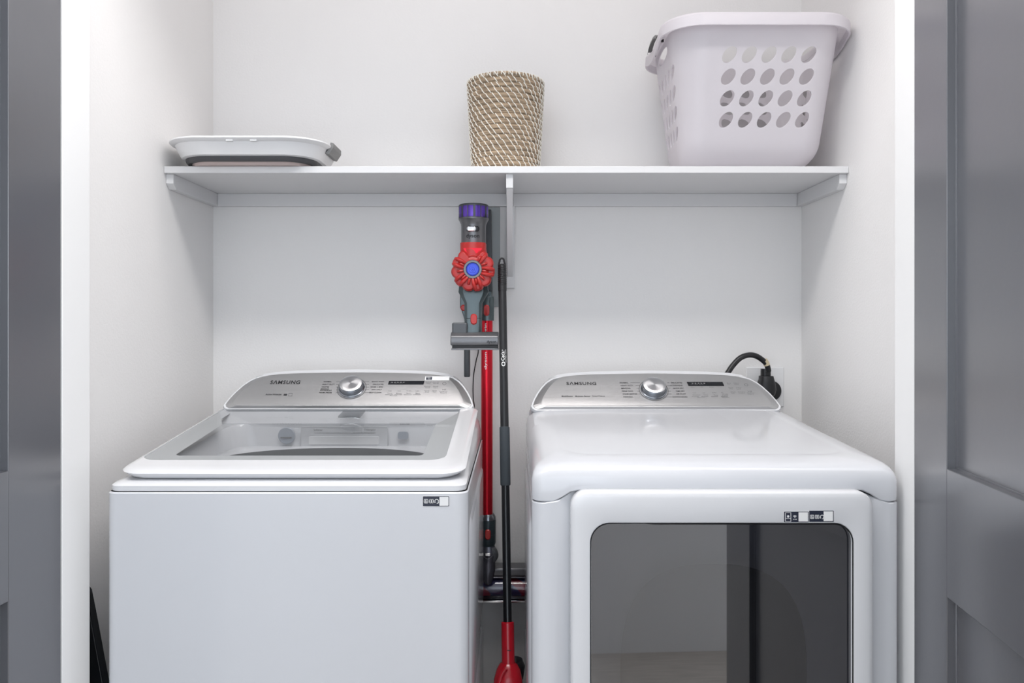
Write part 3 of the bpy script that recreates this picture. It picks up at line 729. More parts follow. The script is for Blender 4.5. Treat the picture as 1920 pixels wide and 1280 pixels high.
body = MB(); body.lathe([(0.0392, hz(409)), (0.0408, hz(409.5)), (0.0408, hz(412.5)), (0.0392, hz(414)), (0.0345, hz(421)), (0.0338, hz(425)), (0.0338, hz(461))], 64, mt)
body.build('motor_body', 'gun', hv)
for sx in (-1, 1):
    for q in range(3):
        vs = MB()
        z = hz(404+q*2.6)
        vs.add([Vector((HX+math.cos(a)*0.0412, HY+math.sin(a)*0.0412, z+dz)) for dz in (-.0006, .0006) for a in [(-PI/2+sx*(0.75+0.12*i)) for i in range(6)]], [(i, i+1, 7+i, 6+i) for i in range(5)])
        vs.build('air_vent', 'ink', hv)
# power slide and lettering sit on the curved front
hf = Frame((HX, HY-0.0338, 0), (1, 0, 0), (0, 0, 1))
def pill(mb, fr, x0, y0, x1, y1, h0, h1):
    a = fr.px(x0, (y0+y1)/2); b_ = fr.px(x1, (y0+y1)/2); c = fr.px((x0+x1)/2, y1); d_ = fr.px((x0+x1)/2, y0)
    r_ = min(b_[0]-a[0], d_[1]-c[1])/2*0.98
    o = rr(a[0], b_[0], c[1], d_[1], r_, 8, 1); cx_, cz_ = (a[0]+b_[0])/2, (c[1]+d_[1])/2
    o2 = [(cx_+(x-cx_)*.8, cz_+(z-cz_)*.8) for x, z in o]
    mb.loft([[fr.at(x, z, h0) for x, z in o], [fr.at(x, z, (h0+h1*2)/3) for x, z in o], [fr.at(x, z, h1) for x, z in o2]])
k = MB(); pill(k, hf, 874, 423.5, 899, 434, -0.006, 0.0012); sw = k.build('switch_track', 'ink', hv)
k = MB(); pill(k, hf, 875, 424.3, 893, 433.2, 0.000, 0.0035); k.build('power_slide', 'chrome', sw)
def curved_text(mb, st, cx, cy, R, u0, z0, wd, ht, bold=0):
    vs_, fs_ = text_geo(st, bold)
    out = []
    for v in vs_:
        u = u0+v.x*wd; a = u/R; out.append(Vector((cx+math.sin(a)*R, cy-math.cos(a)*R, z0+v.y*ht)))
    mb.add(out, fs_)
k = MB(); curved_text(k, 'dyson', HX, HY, 0.0342, -0.0195, hz(450), 0.0375, 0.0135, .03); k.build('brand_lettering', 'ink', hv)
# red cyclone shroud
rs = MB(); rs.lathe([(0.0332, hz(457)), (0.0348, hz(457.5)), (0.0348, hz(466)), (0.036, hz(472)), (0.038, hz(490)), (0.036, hz(520)), (0.028, hz(545))], 48, mt)
rs.build('shroud', 'red', hv)
sh = MB(); SR, SY = .0345, HY-.0275
sh.loft([[Vector((HX+math.sin(a)*SR, (SY-math.cos(a)*SR*.82 if abs(a) < PI/2 else HY), z)) for a in [-PI/2-.3]+[-PI/2+PI*q/24 for q in range(25)]+[PI/2+.3]] for z in (hz(457.5), hz(458), hz(481), hz(484))])
sh.build('shroud_collar', 'red', hv)
k = MB(); k.loft([[Vector((HX+math.sin(a)*(SR+.0004), SY-math.cos(a)*(SR*.82+.0004), z)) for a, z in [(-.80+1.6*q/16, hz(468.5)) for q in range(17)]+[(.80-1.6*q/16, hz(468.5+10.5*math.sin(PI*q/16)**.7)) for q in range(1, 16)]]], cap0=False, cap1=True)
k.build('shroud_recess', 'redmetal', hv)
FXc, FZc = (886.5-CX)*2.06/F, CAMZ-(505-CY)*2.06/F
FY = Y(2.06)
NL = 11
def flower_r(a, R): 
    d = abs((a-PI/2+PI) % (2*PI)-PI); k_ = max(0, min(1, (d-.30)/.22))
    return R*(0.90+0.10*abs(math.cos(NL/2*(a-PI/2))) ** 0.7)*(.66+.34*k_)
fl_ = MB(); nn = 220
def fring(R, y, lobes=1.0):
    return [Vector((FXc+math.cos(a)*(flower_r(a, R)*lobes+R*0.95*(1-lobes)), y, FZc+math.sin(a)*(flower_r(a, R)*lobes+R*0.95*(1-lobes)))) for a in [2*PI*q/nn for q in range(nn)]]
fl_.loft([fring(.050, FY+.030), fring(.0565, FY+.022), fring(.0585, FY+.012), fring(.0575, FY+.004), fring(.0535, FY-.0005), fring(.047, FY-.002, .7), fring(.036, FY-.001, .2), fring(.025, FY-.0045, 0), fring(.0225, FY-.0045, 0)])
fl_.build('cyclone_cluster', 'red', hv)
for q in range(NL):
    a = PI/2+2*PI*(q+0.5)/NL
    if q in (0, NL-1): continue
    kk = MB(); 
    prof_ = [(.0235, -.0045), (.030, -.0065), (.038, -.0070), (.045, -.0055), (.050, -.0010), (.0535, .006)]
    off = 0.15*(1 if q % 2 else -1)
    pts_ = [Vector((FXc+math.cos(a+off*((r_-.0235)/.03))*r_, FY+h, FZc+math.sin(a+off*((r_-.0235)/.03))*r_)) for r_, h in prof_]
    kk.tube(smooth_pts(pts_, 4), [0.0028+0.0022*min(1, t/8) for t in range(21)], 10)
    a2 = a+2*PI*.5/NL
    pts_ = [Vector((FXc+math.cos(a2)*r_, FY+h, FZc+math.sin(a2)*r_)) for r_, h in ((.0235, -.003), (.029, -.005), (.035, -.005), (.040, -.001))]
    kk.tube(smooth_pts(pts_, 3), [0.0026+0.0012*min(1, t/5) for t in range(10)], 8)
    kk.build('cyclone_duct', 'red', hv)
ry = Matrix.Translation((FXc, FY-.004, FZc)) @ Matrix.Rotation(PI/2, 4, 'X')
MB().lathe([(.0245, -.001), (.0245, .003), (.0230, .0045), (.0185, .0042), (.0172, .0020)], 48, ry, c1=False).build('hub_ring', 'gun', hv)
MB().lathe([(.0178, .0015), (.0150, .0030), (.010, .0026), (.0095, .0034), (.005, .0030), (.0045, .0040), (.0015, .0038), (.0012, .0048), (.0003, .005)], 48, ry, c0=False).build('hub_lens', 'blue', hv)
# bin and neck down to the motorised tool
def orc(cx, cy, z, hw, hd, ch=0.35):
    c = ch*min(hw, hd)
    return [Vector((cx+x, cy+y, z)) for x, y in ((-hw+c, -hd), (-c*.7, -hd-.0015), (c*.7, -hd-.0015), (hw-c, -hd), (hw, -hd+c), (hw, hd-c), (hw-c, hd), (-hw+c, hd), (-hw, hd-c), (-hw, -hd+c))]
nk = MB(); nx = HX+.0005
nk.loft([orc(nx, HY, hz(520), .036, .034), orc(nx, HY-.002, hz(548), .0400, .036), orc(nx, HY-.012, hz(556), .034, .028), orc(nx, HY-.018, hz(569), .0238, .021), orc(nx, HY-.018, hz(597.2), .0232, .020), orc(nx, HY-.018, hz(597.8), .0222, .019), orc(nx, HY-.018, hz(598.4), .0232, .020), orc(nx, HY-.020, hz(624), .0225, .020), orc(nx, HY-.020, hz(634), .010, .020)])
nk.build('neck', 'teal', hv, bevel=0.001)
nf = Frame((0, HY-.018-.0215, 0), (1, 0, 0), (0, 0, 1))
k = MB(); pill(k, nf, 882.3, 588, 894.5, 608.5, -0.003, .004); k.build('release_button', 'red', hv)
# motorised mini tool
th = MB(); TX0, TX1 = P(844.5, 640, 2.06).x, P(935, 640, 2.06).x; TY = Y(2.085)
tz0 = CAMZ-(656-CY)*2.06/F; tz1 = CAMZ-(622-CY)*2.06/F
prof_ = [(TY-.024, tz0+.012), (TY-.027, tz0+.022), (TY-.024, tz0+.036), (TY-.014, tz1-.003), (TY, tz1), (TY+.02, tz1-.004), (TY+.026, tz0+.03), (TY+.026, tz0+.012)]
th.loft([[Vector((x, y, z)) for y, z in prof_] for x in (TX0, TX1)]); tool = th.build('motorised_tool', 'gun', hv, bevel=0.0025, bseg=3)
k = MB(); k.box(TX0+.003, P(876, 604, 2.07).x, TY-.012, TY+.022, tz1-.006, CAMZ-(604.5-CY)*2.07/F); k.build('tool_motor_housing', 'gun_dark', tool, bevel=0.004, bseg=3)
k = MB(); k.box(TX0+.004, TX1-.001, TY-.020, TY+.022, tz0+.004, tz0+.012); k.build('brush_opening', 'ink', tool)
k = MB(); k.box(TX0+.002, TX1, TY-.0225, TY+.024, tz0, tz0+.0042); k.build('tool_lip', 'gun', tool, bevel=0.001)
tf = Frame((0, TY-.0268, 0), (1, 0, 0), (0, 0, 1))
k = MB(); tf.textpx(k, 'dyson', 912.5, 644.8, 930.5, 637.5, .0008, bold=.02); k.build('tool_lettering', 'ink', tool)

wand = empty('vacuum_wand', (-0.0775, Y(2.215), 0.55), 'long red metal vacuum tube with floor head hanging down the back wall', 'vacuum wand')
WX, WY = -0.0765, Y(2.212)
wz = lambda y: CAMZ-(y-CY)*2.212/F
MB().lathe([(.0163, wz(965)), (.0163, wz(600))], 40, Matrix.Translation((WX, WY, 0))).build('tube', 'redmetal', wand)
k = MB(); k.loft([orc(WX, WY, wz(601), .0195, .018), orc(WX, WY, wz(560), .0205, .019), orc(WX, WY, wz(556), .019, .017)]); k.build('upper_cuff', 'teal', wand)
wfm = Frame((0, WY-.019-.001, 0), (1, 0, 0), (0, 0, 1))
k = MB(); pill(k, wfm, 907, 571, 917.5, 592, -.002, .0045); k.build('upper_button', 'red', wand)
# lettering reads upwards along the tube
def tube_text(mb, st, z0, z1, wd, u0, R, bold):
    vs_, fs_ = text_geo(st, bold); out = []
    for v in vs_:
        a = (u0-v.y*wd)/R; out.append(Vector((WX+math.sin(a)*R, WY-math.cos(a)*R, z0+(z1-z0)*v.x)))
    mb.add(out, fs_)
k = MB(); tube_text(k, 'dyson v8 origin', wz(692), wz(606), .0085, .0015, .0167, .02); k.build('brand_lettering', 'ink_white', wand)
k = MB(); cx_ = P(915, 0, 2.212).x
k.lathe([(.0165, wz(962.5)), (.0215, wz(968)), (.0222, wz(972)), (.0222, wz(1000)), (.0216, wz(1000.5)), (.0222, wz(1001)), (.0222, wz(1016)), (.019, wz(1022))], 40, Matrix.Translation((cx_, WY, 0)))
k.build('lower_cuff', 'cuff', wand)
wf2 = Frame((0, WY-.0222, 0), (1, 0, 0), (0, 0, 1))
k = MB(); pill(k, wf2, 909.5, 992, 919.8, 1011.5, -.003, .0035); k.build('lower_button', 'red', wand)
k = MB()
k.loft([ering(cx_, WY, wz(1022), .0185, .018), ering(cx_+.001, WY, wz(1030), .0225, .020), ering(cx_+.003, WY, wz(1040), .0240, .021), ering(cx_+.001, WY, wz(1050), .0215, .020), ering(cx_, WY, wz(1054), .0208, .020), ering(cx_, WY-.002, wz(1066), .0208, .020), ering(cx_, WY-.004, wz(1080), .0165, .018), ering(cx_, WY-.006, wz(1090), .012, .014), ering(cx_, WY-.006, wz(1094), .005, .008)])
k.build('swivel_neck', 'neck', wand)
k = MB(); 
k.lathe([(.012, -.016), (.0225, -.013), (.0255, -.006), (.0262, 0), (.0255, .006), (.0225, .011), (.012, .013)], 40, Matrix.Translation((cx_+.0035, WY-.006, wz(1038))) @ Matrix.Rotation(PI/2, 4, 'X')); k.build('swivel_joint', 'gun_dark', wand)
k = MB(); k.tube([Vector((cx_-.0205+.041*q/12, WY-.0262+.010*abs(q/6-1)**2, wz(1029)-.020*(1-(q/6-1)**2))) for q in range(13)], .0009, 6); k.build('joint_seam', 'gun', wand)
k = MB(); k.lathe([(.0170, wz(962.3)), (.0218, wz(968)), (.0226, wz(972.5)), (.0220, wz(973))], 40, Matrix.Translation((cx_, WY, 0))); k.build('cuff_collar', 'dark_chrome', wand)
k = MB(); k.box(cx_-.007, cx_+.007, WY-.0275, WY-.018, wz(1037), wz(1031.5)); k.build('swivel_clip', 'chrome', wand, bevel=.001)
# floor head: grey bar over a clear roller housing
fhx0, fhx1 = cx_-.085, cx_+.150
FY2 = Y(2.235)
k = MB(); k.box(fhx0, fhx1, FY2-.012, FY2+.045, wz(1084), wz(1067)); fh = k.build('floor_head', 'gun', wand, bevel=.006, bseg=3)
k = MB(); k.tube([Vector((fhx0+.004, FY2+.010, wz(1108))), Vector((fhx1-.004, FY2+.010, wz(1108)))], .030, 32); k.build('roller_window', 'clear', fh)
k = MB(); k.tube([Vector((fhx0+.006, FY2+.012, wz(1108))), Vector((fhx1-.006, FY2+.012, wz(1108)))], .024, 28); k.build('roller', 'roller', fh) if False else None
def roller_mat():
    m, nt, b = new_mat('striped_roller'); tcn = nt.nodes.new('ShaderNodeTexCoord'); sep = nt.nodes.new('ShaderNodeSeparateXYZ')
    wv = nt.nodes.new('ShaderNodeTexWave'); wv.inputs['Scale'].default_value = 5; wv.bands_direction = 'DIAGONAL'; wv.inputs['Distortion'].default_value = 1
    nt.links.new(tcn.outputs['Object'], wv.inputs[0]); cr = nt.nodes.new('ShaderNodeValToRGB'); nt.links.new(wv.outputs['Fac'], cr.inputs[0])
    cr.color_ramp.elements[0].color = (.10, .09, .22, 1); cr.color_ramp.elements[1].color = (.40, .03, .07, 1)
    cr.color_ramp.elements[0].position = .72; cr.color_ramp.elements[1].position = .80
    nt.links.new(cr.outputs[0], b.inputs['Base Color']); b.inputs['Roughness'].default_value = .8
    return m
M['roller'] = roller_mat()
k = MB(); k.tube([Vector((fhx0+.006, FY2+.012, wz(1108))), Vector((fhx1-.006, FY2+.012, wz(1108)))], .024, 28); k.build('roller', 'roller', fh)
k = MB(); k.box(fhx0, fhx1, FY2-.014, FY2+.045, wz(1132), wz(1128)); k.build('head_lip', 'chrome', fh, bevel=.001)

ct = MB(); 
o = [P(870.2, 600, 2.22), P(881.4, 600, 2.22)]
c_x = (o[0].x+o[1].x)/2; ctz = lambda y: CAMZ-(y-CY)*2.22/F
ct.loft([ering(c_x, Y(2.22), ctz(610), .0088, .010, 20, 4), ering(c_x, Y(2.22), ctz(704), .0088, .0085, 20, 4), ering(c_x, Y(2.22), ctz(706.5), .0075, .007, 20, 4)])
tag(ct.build('crevice_tool', 'gun_dark', None, loc=None), 'slim dark grey nozzle pointing down from the vacuum dock', 'crevice tool')
cb = MB(); cb.tube(smooth_pts([P(897, 600, 2.27), P(897, 655, 2.27), P(893, 675, 2.27), P(888.5, 700, 2.27), P(887, 725, 2.27), P(887.5, 748, 2.275), P(890, 775, 2.28), P(893, 900, 2.285), P(897, 1050, 2.285)]), .0016, 8)
tag(cb.build('charger_cable', 'black_rubber', None, loc=None), 'thin black cable running down the wall beside the red vacuum tube', 'cable')

# ------------------------------------------------------------------ mop between the machines
A = P(941, 482, 2.10); B = P(951.8, 1166, 1.90); dirv = (B-A).normalized()
def onl(py):     # point on the pole axis at the photo row py
    lo, hi = -0.2, 2.0
    for _ in range(40):
        m_ = (lo+hi)/2; q = A+(B-A)*m_; y = CY+(CAMZ-q.z)/(q.y+CAMD)*F
        if y < py: lo = m_
        else: hi = m_
    return A+(B-A)*lo
mop = empty('mop', tuple(onl(1166)*1.0)[:2]+(0,), 'long black pole with hanging loop and red plastic head standing between the machines', 'mop')
MB().tube([onl(540), onl(1172)], .0103, 28).build('pole', 'black_gloss', mop)
MB().tube([onl(543), onl(905)], .0108, 28).build('upper_tube', 'black_rubber', mop)
k = MB(); k.tube([onl(y) for y in (496, 498, 541, 545, 546)], [.0085, .0108, .0115, .0115, .010], 24)
for y in range(503, 538, 4): k.tube([onl(y), onl(y+.8), onl(y+1.6)], [.0112, .0120, .0112], 24)
gp = k.build('hand_grip', 'black_rubber', mop)
L0, L1, LT = onl(498), onl(486), onl(482.5)
k = MB(); lp = []
for q in range(13):
    a = PI*q/12; lp.append(onl(490)+Vector((math.cos(a)*.0062, 0, math.sin(a)*.0085)))
k.tube([onl(500)+Vector((.0085, 0, 0)), onl(496)+Vector((.0085, 0, 0))]+lp+[onl(496)-Vector((.0085, 0, 0)), onl(500)-Vector((.0085, 0, 0))], .0026, 10)
k.build('hanging_loop', 'black_rubber', gp)
MB().tube([onl(y) for y in (800, 801, 908, 910)], [.0115, .0130, .0130, .0115], 28).build('foam_grip', 'foam', mop)
# lettering on the pole
q0, q1 = onl(686), onl(660)
k = MB(); mu = (q1-q0).length
pf = Frame(q0, (q1-q0), Vector((-1, 0, 0)))
pf = Frame(q0+Vector((0, -.0113, 0)), (q1-q0).normalized(), Vector((-1, 0, 0)))
def ptext(st, u0, v0, wd, ht, bold):
    vs_, fs_ = text_geo(st, bold); out = []
    for v in vs_:
        c = q0+(q1-q0).normalized()*(u0+v.x*wd); off_ = -(v0+v.y*ht); a = off_/.0111
        out.append(c+Vector((math.sin(a)*.0111, -math.cos(a)*.0111, 0)))
    k.add(out, fs_)
ptext('O', 0, -.005, .0125, .0105, .03); ptext('Cedar', .0150, -.003, .029, .0095, .01); ptext('ocedar.com', .010, -.008, .034, .0032, 0)
k.build('brand_lettering', 'ink_white', mop)
k = MB(); s0, s1 = onl(1163), onl(1256)
k.tube([onl(1165), onl(1166.5), onl(1250), onl(1262)], [.0135, .0155, .0158, .0158], 28); k.build('socket', 'redmop', mop)
k = MB(); k.box(onl(1214).x-.002, onl(1214).x+.007, onl(1214).y-.0163, onl(1214).y-.012, onl(1214).z-.0008, onl(1214).z+.0008); k.build('socket_slot', 'ink', mop)
k = MB(); rings = []
for i, (py, hw, hd, dx) in enumerate(((1240, .013, .016, 0.0), (1246, .022, .022, 0), (1256, .029, .028, 0), (1272, .034, .032, -.001), (1300, .036, .034, -.002), (1380, .037, .036, -.004), (1460, .037, .036, -.006), (1480, .030, .03, -.006))):
    c = onl(py); rings.append(ering(c.x+dx, c.y, c.z, hw, hd, 32, 2.3))
k.loft(rings); hd_ = k.build('bottle', 'redmop', mop)
k = MB(); pts_ = [onl(y)+Vector((dx, -.026, 0)) for y, dx in ((1243, -.006), (1252, -.014), (1264, -.020), (1285, -.024), (1340, -.026), (1440, -.026))]
k.tube(smooth_pts(pts_, 3), .006, 10); k.build('bottle_ridge', 'redmop', mop)
k = MB(); c = onl(1262); k.lathe([(.022, -.03), (.026, 0), (.020, .016), (.006, .020)], 24, Matrix.Translation((c.x+.014, c.y+.028, c.z+.006))); k.build('rear_catch', 'black_gloss', mop)
c = onl(1480)
k = MB(); k.tube([c, Vector((c.x+.002, c.y-.02, .05))], .011, 20); k.build('lower_pole', 'black_gloss', mop)
k = MB(); k.box(-.074, .020, c.y-.16, c.y+.10, .012, .045); k.build('mop_base', 'redmop', mop, bevel=.01, bseg=3)
k = MB(); k.box(-.076, .022, c.y-.165, c.y+.105, .0005, .012); k.build('mop_pad', 'foam', mop, bevel=.003)

# ------------------------------------------------------------------ black object leaning in the pocket left of the washer
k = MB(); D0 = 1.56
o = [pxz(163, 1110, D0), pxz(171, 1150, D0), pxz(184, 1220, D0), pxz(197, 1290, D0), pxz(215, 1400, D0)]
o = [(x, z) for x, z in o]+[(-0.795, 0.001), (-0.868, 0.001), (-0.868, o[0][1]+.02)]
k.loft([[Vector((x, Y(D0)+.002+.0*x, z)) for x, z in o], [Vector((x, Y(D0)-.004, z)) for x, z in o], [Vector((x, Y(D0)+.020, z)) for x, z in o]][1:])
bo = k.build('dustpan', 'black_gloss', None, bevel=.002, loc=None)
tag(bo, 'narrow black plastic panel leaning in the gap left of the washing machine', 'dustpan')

# ------------------------------------------------------------------ collapsible basin on the shelf
bas = empty('wash_basin', (-0.675, Y(2.05), ZS), 'white folded wash basin with charcoal band lying on the left end of the shelf', 'basin')
bxc, byc = -0.673, Y(2.052)
def bring(hw, hd, r, z): return [Vector((bxc+x, byc+y, z)) for x, y in rr(-hw, hw, -hd, hd, r, 10, 6)]
k = MB()
k.loft([bring(.168, .112, .075, 1.6680), bring(.176, .120, .080, 1.6705), bring(.185, .129, .085, 1.688), bring(.190, .134, .088, 1.7000), bring(.1985, .1425, .094, 1.7025), bring(.2025, .1465, .096, 1.7065), bring(.2020, .146, .096, 1.7100),
        bring(.197, .141, .092, 1.7118), bring(.189, .133, .088, 1.7090), bring(.180, .124, .082, 1.690), bring(.165, .110, .075, 1.673)])
k.build('rim_wall', 'plastic_white', bas)
k = MB(); k.loft([bring(.148, .094, .062, 1.6575), bring(.1625, .108, .072, 1.6560), bring(.1665, .112, .074, 1.6610), bring(.168, .113, .075, 1.6680)]); k.build('folding_band', 'basin_grey', bas)
k = MB(); k.loft([bring(.150, .096, .062, 1.6502), bring(.153, .099, .064, 1.6570)]); k.build('base', 'basin_pink', bas)
for px_ in (430, 475):
    q = P(px_, 263, 1.912); k = MB(); k.box(q.x-.0085, q.x+.0085, byc-.1425, byc-.132, 1.6985, 1.7035); k.build('rim_tab', 'plastic_white', bas, bevel=.001)
for sx in (-1, 1):
    if sx < 0: continue
    k = MB()
    pr = [(.186, 1.690), (.197, 1.687), (.2085, 1.7045), (.2085, 1.7170), (.200, 1.7185), (.1995, 1.7075)]
    k.loft([[Vector((bxc+sx*x, byc+y, z)) for x, z in pr] for y in (-.042, .048)]); k.build('handle_grip', 'handle_grey', bas, bevel=.0015)

# ------------------------------------------------------------------ woven basket
wk = empty('woven_basket', (P(948, 0, 2.125).x, Y(2.125), ZS), 'tall round seagrass basket with white stitching at the middle of the shelf', 'basket')
WBX, WBY = wk.location.x, wk.location.y
NR = 19; ZT = 1.9065; zb0 = ZS+.0006; rp = (ZT-zb0)/NR
Rz = lambda z: .0905+(.1045-.0905)*max(0.0, (z-zb0)/(ZT-zb0))**0.9
prof_ = []
for i in range(NR):
    for q in range(8):
        a = -PI/2+PI*(q+.5)/8; z = zb0+rp*(i+.5)+rp*.5*math.sin(a)
        prof_.append((Rz(z)-.004+.0048*math.cos(a)**.7, z))
inner = [(prof_[-1][0]-.010, ZT-.004), (.080, zb0+.01)]
k = MB(); k.lathe([(.02, zb0)]+prof_+[(prof_[-1][0]-.005, ZT+.0005)]+inner, 128, Matrix.Translation((WBX, WBY, 0)), c1=True)
k.build('coiled_wall', 'raffia', wk, sharp=80)
k = MB(); NS = 34; shift = .0112/.10
for i in range(NR):
    for j in range(NS):
        base_a = 2*PI*j/NS - (NR-i)*-1*0 - i*shift + random.uniform(-.03, .03)
        pts_ = []
        for q in range(6):
            t = q/5; z = zb0+rp*(i+1.08-1.16*t); bul = math.cos((t-.5)*PI*.95)
            R_ = Rz(z)-.0035+.0053*max(0, bul)**.6; a = base_a + shift*t
            pts_.append(Vector((WBX+math.cos(a)*R_, WBY+math.sin(a)*R_, z)))
        k.tube(pts_, [.0008, .0013, .0015, .0015, .0013, .0008], 5)
for j in range(NS*2):
    a = 2*PI*j/(NS*2); pts_ = [Vector((WBX+math.cos(a)*R_, WBY+math.sin(a)*R_, z)) for R_, z in ((.1050, ZT-.009), (.1052, ZT-.003), (.1030, ZT+.0004), (.0995, ZT-.001))]
    k.tube(pts_, .0011, 5)
k.build('stitching', 'stitch', wk)

# ------------------------------------------------------------------ laundry basket
lb = empty('laundry_basket', (0.607, Y(2.08), ZS), 'large translucent white plastic laundry basket with oval holes on the right of the shelf', 'laundry basket')
bot = (0.432, 0.790, Y(2.000), Y(2.205), .055); top = (0.392, 0.817, Y(1.900), Y(2.243), .085)
ZB0, ZB1 = ZS+.012, 1.985; ZS_H, FR = .012, .065
def lerp(a, b_, t): return a+(b_-a)*t
def ring_par(t):
    x0, x1, y0, y1, r = (lerp(p, q, t) for p, q in zip(bot, top)); h = ZS_H+t*(ZB1-ZB0); i = 0
    if h < FR: i = FR-math.sqrt(FR*FR-(FR-h)**2)
    return x0+i*.35, x1-i, y0+i*.8, y1-i*.5, r
def seglens(t):
    x0, x1, y0, y1, r = ring_par(t); return [(x1-x0)/2-r, PI/2*r, (y1-y0)-2*r, PI/2*r, (x1-x0)-2*r, PI/2*r, (y1-y0)-2*r, PI/2*r, (x1-x0)/2-r]
SL = seglens(.6); PER = sum(SL)
def wall_pt(s, t):
    """s = metres round the basket from the middle of its front, clockwise to the right; t = height 0..1"""
    x0, x1, y0, y1, r = ring_par(t); xc_ = (x0+x1)/2; s %= PER; i = 0
    while i < 8 and s > SL[i]: s -= SL[i]; i += 1
    k_ = min(1, s/SL[i])
    z = lerp(ZB0, ZB1, t)
    def arc(cx, cy, a0): a = a0+PI/2*k_; return Vector((cx+r*math.cos(a), cy+r*math.sin(a), z))
    if i == 0: return Vector((lerp(xc_, x1-r, k_), y0, z))
    if i == 1: return arc(x1-r, y0+r, -PI/2)
    if i == 2: return Vector((x1, lerp(y0+r, y1-r, k_), z))
    if i == 3: return arc(x1-r, y1-r, 0)
    if i == 4: return Vector((lerp(x1-r, x0+r, k_), y1, z))
    if i == 5: return arc(x0+r, y1-r, PI/2)
    if i == 6: return Vector((x0, lerp(y1-r, y0+r, k_), z))
    if i == 7: return arc(x0+r, y0+r, PI)
    return Vector((lerp(x0+r, xc_, k_), y0, z))
HT = ZB1-ZB0
ells = []   # centre s, centre height (m), a, b, tilt
sc_side = SL[0]+SL[1]+SL[2]/2; sc_back = PER/2; sc_left = PER-sc_side
for r_ in range(4):
    h = 1.914-ZB0-.0495*r_
    for c in range(5):
        u = .0485*(c-2)+.022
        ells.append((u, h, .0218, .0140, math.radians(47)))
        ells.append((sc_back+u-.022, h, .0218, .0140, math.radians(47)))
    for c in range(5):
        u = .040*(c-2)
        ells.append((sc_side+u, h-.022, .0205, .0105, math.radians(55))); ells.append((sc_left+u, h-.022, .0205, .0105, math.radians(55)))
ells += [(sc_side, 1.9595-ZB0, .052, .015, 0), (sc_left, 1.9595-ZB0, .052, .015, 0)]
def inside(px_, py_, e, k_=1.0):
    for cx, cy, a, b_, t in ells:
        dx = (px_-cx+PER/2) % PER - PER/2; dy = py_-cy
        if abs(dx) > .06 or abs(dy) > .06: continue
        u = dx*math.cos(t)+dy*math.sin(t); v = -dx*math.sin(t)+dy*math.cos(t)
        if (u/(a+e))**2+(v/(b_+e))**2 < 1: return True
    return False
s0_ = sc_side+0.5*0 + SL[2]/2+.02    # seam in the back right corner
V2 = []; E2 = []
gs = .011; nu = int(PER/gs); nv = int(HT/gs)
def addp(x, y): V2.append(Vector((x, y))); return len(V2)-1
bl = [addp(s0_+PER*i/nu, 0) for i in range(nu+1)]; tl = [addp(s0_+PER*i/nu, HT) for i in range(nu+1)]
lc = [bl[0]]+[addp(s0_, HT*j/nv) for j in range(1, nv)]+[tl[0]]; rcx = [bl[-1]]+[addp(s0_+PER, HT*j/nv) for j in range(1, nv)]+[tl[-1]]
for ch in (bl, tl, lc, rcx): E2 += [(ch[i], ch[i+1]) for i in range(len(ch)-1)]
for i in range(1, nu):
    for j in range(1, nv):
        x, y = s0_+PER*i/nu, HT*j/nv
        if not inside(x, y, .0035): addp(x, y)
for cx, cy, a, b_, t in ells:
    while cx < s0_: cx += PER
    while cx > s0_+PER: cx -= PER
    nn_ = 40 if a > .04 else 22; ids = []
    for q in range(nn_):
        w_ = 2*PI*q/nn_; u, v = a*math.cos(w_), b_*math.sin(w_); ids.append(addp(cx+u*math.cos(t)-v*math.sin(t), cy+u*math.sin(t)+v*math.cos(t)))
    E2 += [(ids[q], ids[(q+1) % nn_]) for q in range(nn_)]
vo, eo, fo, _, _, _ = delaunay_2d_cdt(V2, E2, [], 0, 1e-6)
k = MB()
fs_ = []
for f in fo:
    cx = sum(vo[i].x for i in f)/len(f); cy = sum(vo[i].y for i in f)/len(f)
    if not inside(cx, cy, -.0004): fs_.append(tuple(f))
def wall_n(x, t):
    a = wall_pt(x+.002, t)-wall_pt(x-.002, t); b_ = wall_pt(x, min(1, t+.01))-wall_pt(x, max(0, t-.01)); return a.cross(b_).normalized()
vn = [wall_n(v.x, v.y/HT) for v in vo]; vp = [wall_pt(v.x, v.y/HT) for v in vo]
TH = .0022
cnt = {}
for f in fs_:
    for q in range(len(f)):
        e = (f[q], f[(q+1) % len(f)]); cnt[tuple(sorted(e))] = cnt.get(tuple(sorted(e)), []) + [e]
outer = [p.copy() for p in vp]; innr = [p-n_*TH for p, n_ in zip(vp, vn)]
k.add(outer, fs_); k.add(innr, [tuple(reversed(f)) for f in fs_])
for e in cnt.values():
    if len(e) == 1:
        a, b_ = e[0]
        if abs(vo[a].x-vo[b_].x) < 1e-7 and (abs(vo[a].x-s0_) < 1e-6 or abs(vo[a].x-s0_-PER) < 1e-6): continue
        k.add([outer[a], outer[b_], innr[b_], innr[a]], [(0, 1, 2, 3)])
bwall = k.build('perforated_wall', 'basket', lb, sharp=60)
import bmesh as _bm
bm = _bm.new(); bm.from_mesh(bwall.data); _bm.ops.remove_doubles(bm, verts=bm.verts, dist=.00005); _bm.ops.recalc_face_normals(bm, faces=bm.faces); bm.to_mesh(bwall.data); bm.free()
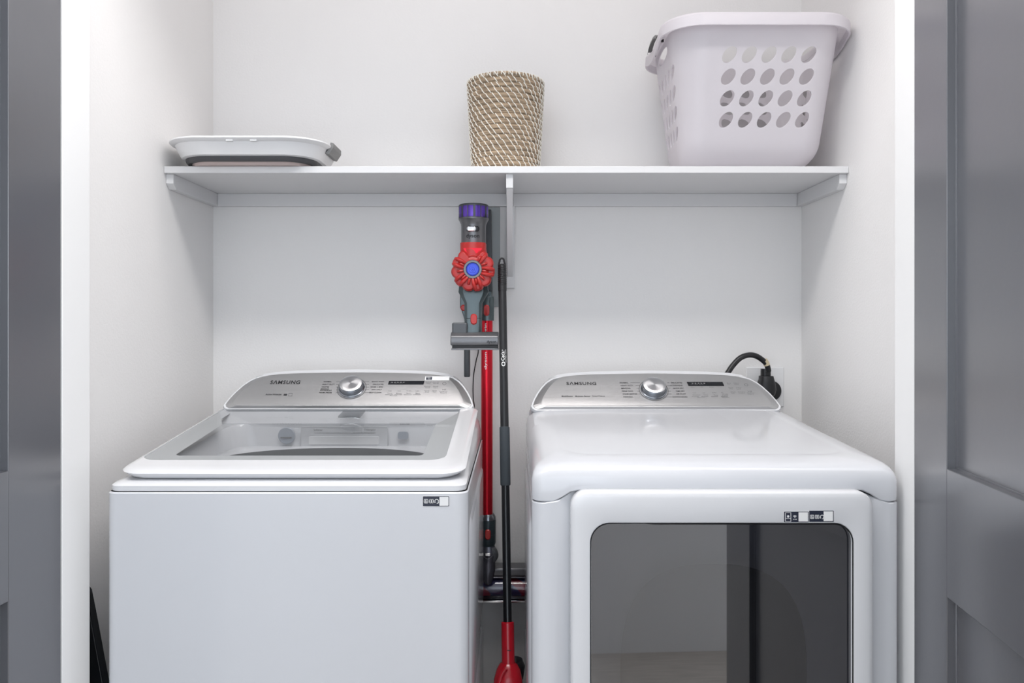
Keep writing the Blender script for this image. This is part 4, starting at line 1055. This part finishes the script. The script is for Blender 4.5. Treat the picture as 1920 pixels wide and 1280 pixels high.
bwall.data.set_sharp_from_angle(angle=math.radians(40))
# floor of the basket, with a foot ring
def lring2(i, z, t=0, r=None):
    x0, x1, y0, y1, rr_ = ring_par(t); return [Vector((x, y, z)) for x, y in rr(x0-i, x1+i, y0-i, y1+i, r or rr_+i*.5, 10, 8)]
k = MB(); k.loft([lring2(-.012, ZS+.0006), lring2(-.009, ZS+.0010), lring2(-.006, ZS+.006), lring2(.0, ZB0+.001), lring2(-.002, ZB0+.004), lring2(-.03, ZB0+.003)]); k.build('basket_floor', 'basket', lb)
# rolled rim
k = MB()
rp_ = [(-.001, 1.985), (.004, 1.9875), (.019, 1.988), (.0215, 1.970), (.0255, 1.970), (.0245, 1.996), (.020, 2.002), (.008, 2.004), (-.003, 2.003), (-.005, 1.998), (-.003, 1.985)]
def rimring(i, z):
    out_ = lring2(i, z, 1); xc_ = (top[0]+top[1])/2; yc_ = (top[2]+top[3])/2
    for v in out_:       # the rim dips and swells round the end handles
        e = max(0, 1-((v.y-yc_)/.105)**2) if abs(v.x-xc_) > .17 else 0
        if i > .015: v.z -= .022*e; v.x += math.copysign(.001*e, v.x-xc_)
    return out_
k.loft([rimring(a, z) for a, z in rp_]+[rimring(*rp_[0])], cap0=False, cap1=False); k.build('rim', 'basket', lb)
yc_ = (top[2]+top[3])/2
for sx in (-1, 1):
    xx = (top[0]-.0235) if sx < 0 else (top[1]+.0235)
    k = MB()
    pts_ = [Vector((xx+sx*.0012, yc_+y, z)) for y, z in ((-.060, 1.992), (-.05, 1.9985), (-.02, 2.0045), (.02, 2.0045), (.05, 1.9985), (.060, 1.992))]
    k.loft([[p+Vector((sx*a, 0, b_)) for a, b_ in ((-.010, .001), (.002, .0002), (.0032, -.007), (.0022, -.007), (.001, -.0012), (-.010, -.0005))] for p in pts_])
    k.build('handle_grip', 'handle_grey', lb, bevel=.0005)
k = MB()
for y in (-.058, .052): k.box(top[0]-.012, top[0]-.006, yc_+y-.003, yc_+y+.003, 1.978, 1.984)
k.build('handle_clip', 'ink', lb)
